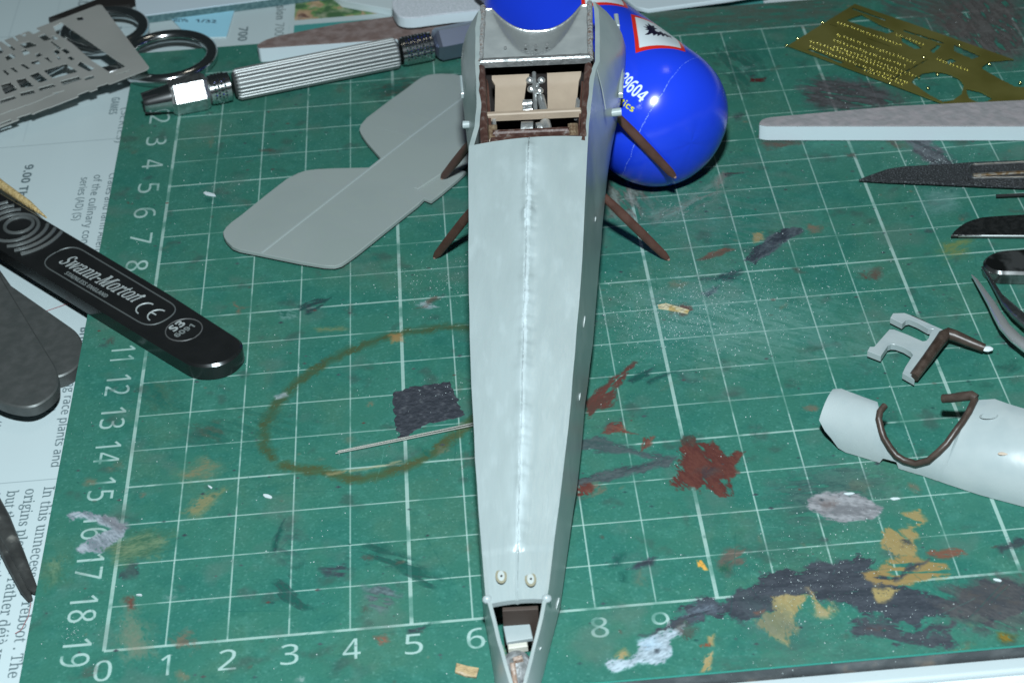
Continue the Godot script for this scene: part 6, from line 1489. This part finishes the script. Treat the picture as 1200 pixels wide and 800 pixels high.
	# ---- small cockpit coaming --------------------------------------------------------------------------------------------------------------------------------
	o = thing("coaming_part", "small grey kit part with two arms and brown padded edges", "aircraft part", Vector3(158, 0, 132), "loose cockpit parts")
	mb = MB.new()
	mb.prism(pv([Vector2(143.8, 121.9), Vector2(144.6, 120.6), Vector2(146.8, 120.8), Vector2(147.7, 121.6), Vector2(151.2, 125.4), Vector2(153.1, 127.4), Vector2(151.9, 129.0), Vector2(150.1, 130.6), Vector2(143.5, 139.9), Vector2(143.9, 141.2), Vector2(142.2, 138.9), Vector2(143.1, 137.2), Vector2(145.3, 133.9), Vector2(145.2, 132.9), Vector2(144.2, 131.4), Vector2(142.9, 130.3), Vector2(142.1, 130.1), Vector2(141.4, 130.4), Vector2(139.4, 133.4), Vector2(137.3, 131.5), Vector2(138.0, 130.3), Vector2(138.8, 130.4), Vector2(142.8, 125.5), Vector2(143.7, 125.7), Vector2(145.9, 127.7), Vector2(148.1, 130.0), Vector2(148.8, 129.9), Vector2(149.4, 129.2), Vector2(150.1, 127.7), Vector2(150.9, 126.6), Vector2(150.0, 126.3), Vector2(148.5, 124.2), Vector2(147.2, 122.9), Vector2(146.5, 123.1), Vector2(145.6, 124.1)]), 0.9, 2.2, 0.06)
	part("plate", mb, styrene_deck, o, 30.0)
	mb = MB.new()
	mb.tube([Vector3(144.1, 1.60, 139.7), Vector3(147.5, 2.30, 135.7), Vector3(150.6, 2.80, 131.8), Vector3(152.1, 3.00, 129.9), Vector3(153.0, 3.00, 129.4), Vector3(154.2, 2.90, 130.1), Vector3(156.3, 2.40, 131.5), Vector3(159.0, 1.70, 133.1)], [1.0, 1.05, 1.1, 1.2, 1.2, 1.1, 1.0, 0.85], 12)
	part("padded_edge", mb, leather, o, 60.0)
	mb = MB.new()
	mb.tube([Vector3(146.8, 1.40, 122.1), Vector3(147.9, 1.40, 121.8), Vector3(149.4, 1.40, 123.5), Vector3(150.6, 1.40, 125.5)], 0.75, 10)
	part("inner_edge", mb, leather, o, 60.0)
	mb = MB.new()
	mb.ball(Vector3(Vector3(159.55, 1.70, 133.41)), Vector3(1.1, 0.5, 0.7), 8)
	part("sprue_stub", mb, mat(lin(0.6, 0.66, 0.68), 0.5), o)

	# ---- upper deck shell -------------------------------------------------------------------------------------------------------------------------------------------
	var dN := [Vector3(123.1, 0.20, 154.1), Vector3(124.3, 0.20, 154.9), Vector3(125.5, 0.20, 155.7), Vector3(126.7, 0.20, 156.5), Vector3(127.9, 0.20, 157.3), Vector3(129.2, 0.20, 158.1), Vector3(130.4, 0.20, 158.9), Vector3(131.6, 0.20, 159.7), Vector3(132.0, 0.20, 160.0), Vector3(132.4, 0.20, 160.3), Vector3(132.8, 0.20, 160.5), Vector3(133.2, 0.20, 160.8), Vector3(133.6, 0.20, 161.1), Vector3(134.0, 0.20, 161.3), Vector3(134.5, 0.20, 161.6), Vector3(134.9, 0.20, 161.9), Vector3(135.3, 0.20, 162.1), Vector3(135.7, 0.20, 162.4), Vector3(136.1, 0.20, 162.7), Vector3(136.5, 0.20, 163.0), Vector3(136.9, 0.20, 163.2), Vector3(137.3, 0.20, 163.5), Vector3(137.7, 0.20, 163.8), Vector3(138.1, 0.20, 164.0), Vector3(138.5, 0.20, 164.3), Vector3(139.0, 0.20, 164.6), Vector3(139.4, 0.20, 164.8), Vector3(139.8, 0.20, 165.1), Vector3(140.2, 0.20, 165.4), Vector3(140.6, 0.20, 165.7), Vector3(141.0, 0.20, 166.0), Vector3(141.4, 0.20, 166.3), Vector3(141.8, 0.20, 166.6), Vector3(142.2, 0.20, 166.8), Vector3(142.5, 0.20, 167.1), Vector3(142.9, 0.20, 167.4), Vector3(143.3, 0.20, 167.7), Vector3(145.7, 0.20, 169.4), Vector3(148.1, 0.20, 171.1), Vector3(150.6, 0.20, 172.6), Vector3(153.2, 0.20, 174.1), Vector3(155.7, 0.20, 175.6), Vector3(158.1, 0.20, 177.2), Vector3(160.5, 0.20, 178.8), Vector3(163.0, 0.20, 180.4), Vector3(165.4, 0.20, 182.1), Vector3(167.9, 0.20, 183.7), Vector3(170.3, 0.20, 185.3), Vector3(172.7, 0.20, 186.9), Vector3(175.2, 0.20, 188.5), Vector3(177.6, 0.20, 190.1), Vector3(180.1, 0.20, 191.7), Vector3(182.5, 0.20, 193.3), Vector3(184.9, 0.20, 195.0), Vector3(187.4, 0.20, 196.6), Vector3(189.8, 0.20, 198.2)]
	var dC := [Vector3(126.6, 7.21, 148.8), Vector3(128.0, 7.43, 149.2), Vector3(129.1, 7.56, 150.3), Vector3(130.2, 7.69, 151.3), Vector3(131.2, 7.83, 152.3), Vector3(132.3, 7.96, 153.3), Vector3(133.4, 8.10, 154.3), Vector3(134.6, 8.24, 155.2), Vector3(135.1, 8.29, 155.3), Vector3(135.7, 8.34, 155.3), Vector3(136.2, 8.40, 155.4), Vector3(136.7, 8.45, 155.5), Vector3(137.3, 8.51, 155.6), Vector3(137.8, 8.56, 155.6), Vector3(138.3, 8.61, 155.7), Vector3(138.9, 8.67, 155.8), Vector3(139.4, 8.72, 155.9), Vector3(139.9, 8.77, 156.0), Vector3(140.5, 8.83, 156.0), Vector3(141.0, 8.88, 156.1), Vector3(141.6, 8.93, 156.2), Vector3(142.1, 8.99, 156.3), Vector3(142.6, 9.04, 156.3), Vector3(143.2, 9.09, 156.4), Vector3(143.7, 9.15, 156.5), Vector3(144.2, 9.20, 156.6), Vector3(144.8, 9.26, 156.7), Vector3(145.3, 9.31, 156.7), Vector3(145.8, 9.36, 156.8), Vector3(146.4, 9.42, 156.9), Vector3(146.9, 9.47, 157.0), Vector3(147.4, 9.52, 157.1), Vector3(148.0, 9.58, 157.1), Vector3(148.5, 9.63, 157.2), Vector3(149.1, 9.68, 157.3), Vector3(149.6, 9.74, 157.4), Vector3(150.1, 9.79, 157.4), Vector3(152.3, 9.99, 159.4), Vector3(154.5, 10.18, 161.4), Vector3(156.8, 10.39, 163.2), Vector3(159.3, 10.40, 164.8), Vector3(161.8, 10.40, 166.3), Vector3(164.3, 10.40, 167.8), Vector3(166.8, 10.40, 169.3), Vector3(169.3, 10.40, 170.8), Vector3(171.8, 10.40, 172.3), Vector3(174.3, 10.40, 173.9), Vector3(176.8, 10.40, 175.4), Vector3(179.4, 10.40, 176.9), Vector3(181.9, 10.40, 178.4), Vector3(184.4, 10.40, 179.9), Vector3(186.9, 10.40, 181.4), Vector3(189.4, 10.40, 182.9), Vector3(191.9, 10.40, 184.5), Vector3(194.4, 10.40, 186.0), Vector3(196.9, 10.40, 187.5)]
	var dT := [1.120, 1.120, 1.120, 1.120, 1.120, 1.120, 1.120, 0.820, 0.637, 0.548, 0.470, 0.405, 0.363, 0.324, 0.285, 0.252, 0.221, 0.196, 0.183, 0.169, 0.160, 0.160, 0.160, 0.160, 0.160, 0.174, 0.193, 0.213, 0.233, 0.270, 0.317, 0.364, 0.413, 0.465, 0.557, 0.652, 1.000, 1.120, 1.120, 1.120, 1.120, 1.120, 1.120, 1.120, 1.120, 1.120, 1.120, 1.120, 1.120, 1.120, 1.120, 1.120, 1.120, 1.120, 1.120, 1.120]
	var d0 := [0.420, 0.267, 0.171, 0.041, 0.000, 0.000, 0.000, 0.000, 0.000, 0.000, 0.000, 0.000, 0.090, 0.090, 0.090, 0.090, 0.090, 0.090, 0.000, 0.000, 0.000, 0.000, 0.000, 0.000, 0.000, 0.000, 0.000, 0.000, 0.000, 0.000, 0.000, 0.000, 0.000, 0.000, 0.000, 0.000, 0.000, 0.000, 0.000, 0.000, 0.000, 0.000, 0.000, 0.000, 0.000, 0.000, 0.000, 0.000, 0.000, 0.000, 0.000, 0.000, 0.000, 0.000, 0.000, 0.000]
	var rimS := [Vector3(134.8, 8.61, 155.4), Vector3(133.7, 8.25, 156.5), Vector3(133.3, 7.57, 157.6), Vector3(133.5, 6.23, 159.1), Vector3(133.8, 5.26, 160.0), Vector3(134.7, 3.93, 161.3), Vector3(135.6, 2.95, 162.3), Vector3(136.8, 2.46, 163.2), Vector3(138.6, 2.52, 164.4), Vector3(140.5, 3.71, 165.2), Vector3(142.1, 5.38, 165.1), Vector3(143.6, 6.67, 164.6), Vector3(145.3, 8.18, 163.3), Vector3(146.7, 9.03, 162.1), Vector3(148.2, 9.75, 160.4), Vector3(150.1, 10.14, 157.4)]
	o = thing("deck_shell", "curved grey fuselage deck with brown rimmed cockpit opening at lower right", "aircraft part", Vector3(165, 0, 158), "loose cockpit parts")
	rows = []
	for i in dN.size():
		var row := PackedVector3Array()
		var tm: float = dT[i]
		for j in 15: row.append(deck_at(dN[i], dC[i], lerpf(d0[i], tm, j / 14.0), 0.0))
		for j in range(14, -1, -1): row.append(deck_at(dN[i], dC[i], lerpf(d0[i], tm, j / 14.0), 0.9))
		rows.append(row)
	mb = MB.new()
	mb.grid(rows, true, false, Vector3.ZERO, true, true)
	var dk := part("shell", mb, styrene_deck, o, 40.0)
	var rp := []
	for q in rimS: rp.append(q)
	mb = MB.new(); mb.tube(rp, 0.62, 12)
	part("padded_rim", mb, leather, o, 60.0)
	mb = MB.new()
	mb.tube([Vector3(150.2, 10.20, 157.5), Vector3(149.6, 10.40, 156.8), Vector3(148.2, 9.60, 155.9), Vector3(146.6, 8.60, 154.9), Vector3(145.4, 8.00, 154.1)], [0.9, 0.9, 0.85, 0.8, 0.8], 12)
	part("rear_bar", mb, leather, o, 60.0)
	mb = MB.new()
	var hub := Vector3(Vector3(151.30, 9.89, 161.98))
	bpath = []
	for i in 18: bpath.append(hub + Vector3(1.5 * cos(TAU * i / 16), 0.25 * sin(TAU * i / 16), 0.9 * sin(TAU * i / 16)))
	mb.tube(bpath, 0.14, 6)
	part("filler_ring", mb, styrene_deck, dk)
	mb = MB.new(); mb.ball(Vector3(Vector3(152.13, 7.60, 169.32)), Vector3(1.1, 0.1, 0.5), 8)
	part("bare_patch", mb, mat(lin(0.50, 0.42, 0.34), 0.6), dk)

	# ---- odds and ends ------------------------------------------------------------------------------------------------------------------------------------------------
	o = thing("wire_pair", "two thin bright wires side by side left of the fuselage", "wire", Vector3(50, 0, 143))
	for k in 2:
		mb = MB.new()
		var a := Vector3(Vector3(37.35, 0.20, 145.94)) + Vector3(0.4 * k, 0.2, -0.5 * k); var b := Vector3(Vector3(62.79, 0.20, 141.32)) + Vector3(0, 0.2, -0.62 * k)
		mb.tube([a, a.lerp(b, 0.5) + Vector3(0, 0, 0.05), b], 0.13, 8)
		part("wire", mb, mat(lin(0.55, 0.56, 0.52), 0.35, 0.6), o)
	o = thing("wood_chip", "small tan offcut chip near the numeral six", "chip", Vector3(57, 0, 201))
	mb = MB.new(); mb.prism(pv([Vector2(56.9, 199.6), Vector2(58.7, 200.5), Vector2(60.4, 201.1), Vector2(59.9, 203.0), Vector2(58.2, 202.5), Vector2(56.6, 201.5)]), 0.03, 0.45, 0.1)
	part("chip", mb, noisy([lin(0.38, 0.28, 0.15), lin(0.46, 0.38, 0.30)], [0.35, 0.65], 0.02, 50.0, 0.8, 0.0, 97, 0.03), o)
	o = thing("tape_scrap", "short yellowish tape scrap in the dusty area right of the fuselage", "tape", Vector3(98, 0, 111))
	mb = MB.new(); mb.prism(pv([Vector2(100.7, 108.9), Vector2(102.3, 108.5), Vector2(106.6, 111.4), Vector2(106.1, 112.5), Vector2(103.6, 111.3), Vector2(100.7, 110.0)]), 0.02, 0.22, 0.05)
	part("scrap", mb, noisy([lin(0.36, 0.27, 0.10), lin(0.46, 0.42, 0.28)], [0.35, 0.65], 0.03, 50.0, 0.7, 0.0, 98, 0.02), o)
	for q in [["white plastic sliver below the numeral four", Vector2(9.08, 54.65), 0.63, 1.7], ["tiny white plastic flake near the first grid column", Vector2(4.69, 177.91), 0.2, 0.5], ["small white flake in front of the grey deck", Vector2(133.74, 170.24), 0.1, 0.8], ["small white flake near the front right corner", Vector2(145.68, 191.54), 0.4, 0.9], ["white chip beside the grey oval paint", Vector2(126.24, 167.96), 0.0, 0.9], ["pale flake below the dried ring", Vector2(25.47, 155.76), 0.5, 1.1], ["white flake above the wires", Vector2(15.00, 151.92), 0.9, 0.6]]:
		var c := Vector2(q[1])
		o = thing("plastic_flake", q[0], "flake", Vector3(c.x, 0, c.y))
		mb = MB.new()
		var poly := PackedVector2Array()
		for i in 7:
			var g := TAU * i / 7.0
			poly.append(c + (Vector2(cos(g) * q[3], sin(g) * q[3] * 0.36) * rng.randf_range(0.75, 1.2)).rotated(q[2]))
		mb.prism(poly, 0.03, 0.3, 0.1)
		part("flake", mb, mat(lin(0.48, 0.56, 0.58), 0.7), o)
	# fine red threads on the newspaper
	for q in [[[Vector3(-15.4, -2.80, 86.5), Vector3(-19.2, -2.90, 87.7), Vector3(-23.0, -2.90, 89.5), Vector3(-28.4, -2.90, 90.8)], "thin red thread on newspaper beside the black handle"], [[Vector3(-14.5, -2.90, 174.3), Vector3(-14.5, -2.90, 177.5), Vector3(-15.3, -2.90, 180.6), Vector3(-16.2, -2.90, 181.3)], "thin red thread hooked below the dark tweezer tips"]]:
		o = thing("thread", q[1], "thread", Vector3(-20, -3, 100))
		mb = MB.new(); mb.tube(q[0], 0.07, 6)
		part("strand", mb, mat(lin(0.28, 0.10, 0.11), 0.8), o)
	# sanding dust: nobody could count it
	var chip := MB.new()
	chip.ball(Vector3.ZERO, Vector3(1, 0.6, 0.8), 6)
	var mm := MultiMesh.new()
	mm.transform_format = MultiMesh.TRANSFORM_3D
	var cm2 := chip.mesh(Vector3.ZERO, 20.0)
	mm.mesh = cm2
	var spots := []
	var clusters := [[Vector2(105.03, 112.93), 20.0, 2200], [Vector2(58.95, 94.77), 12.0, 350], [Vector2(57.61, 129.32), 5.0, 70], [Vector2(116.72, 189.98), 22.0, 700], [Vector2(165.42, 68.82), 9.0, 700], [Vector2(110.45, 73.99), 12.0, 170], [Vector2(128.37, 104.72), 22.0, 600], [Vector2(-5.59, 184.96), 4.0, 60], [Vector2(130.30, 173.07), 14.0, 120], [Vector2(13.64, 52.57), 10.0, 80]]
	for c in clusters:
		for i in c[2]: spots.append(Vector2(c[0]) + Vector2(rng.randfn(0, c[1] * 0.5), rng.randfn(0, c[1] * 0.4)))
	for i in 3200: spots.append(Vector2(rng.randf_range(-12, 200), rng.randf_range(-12, 205)))
	mm.instance_count = spots.size()
	for i in spots.size():
		var r := 0.035 + 0.10 * pow(rng.randf(), 5.0)
		mm.set_instance_transform(i, Transform3D(Basis(Vector3.UP, rng.randf() * TAU).scaled(Vector3.ONE * r), Vector3(spots[i].x, 0.05, spots[i].y) * S))
	var dust := MultiMeshInstance3D.new()
	dust.name = "sanding_dust"
	dust.multimesh = mm
	dust.material_override = mat(lin(0.46, 0.54, 0.55), 0.9)
	dust.set_meta("kind", "stuff"); dust.set_meta("label", "white sanding dust scattered over the cutting mat"); dust.set_meta("category", "dust")
	add_child(dust)

func deck_at(n: Vector3, c: Vector3, t: float, inset: float) -> Vector3:
	# a quarter ellipse from the near edge on the mat up to the crest
	var a := t * PI / 2
	var f := Vector3(c.x, 0, c.z)
	var g := n; g.y = 0
	var k := 1.0 - inset / maxf(0.1, (f - g).length())
	return f + (g - f) * cos(a) * k + Vector3(0, n.y + (c.y - n.y - inset) * sin(a), 0)

func cloud_bump() -> void:
	var n := noise(0.35, 90, 3)
	var g := n.get_image(1024, 1024)
	g.convert(Image.FORMAT_RGBA8)
	var d := g.get_data()
	for i in range(3, d.size(), 4): d[i] = 26
	var over := Image.create_from_data(1024, 1024, false, Image.FORMAT_RGBA8, d)
	mat_bump.convert(Image.FORMAT_RGBA8)
	mat_bump.blend_rect(over, Rect2i(0, 0, 1024, 1024), Vector2i.ZERO)
	mat_bump.convert(Image.FORMAT_L8)
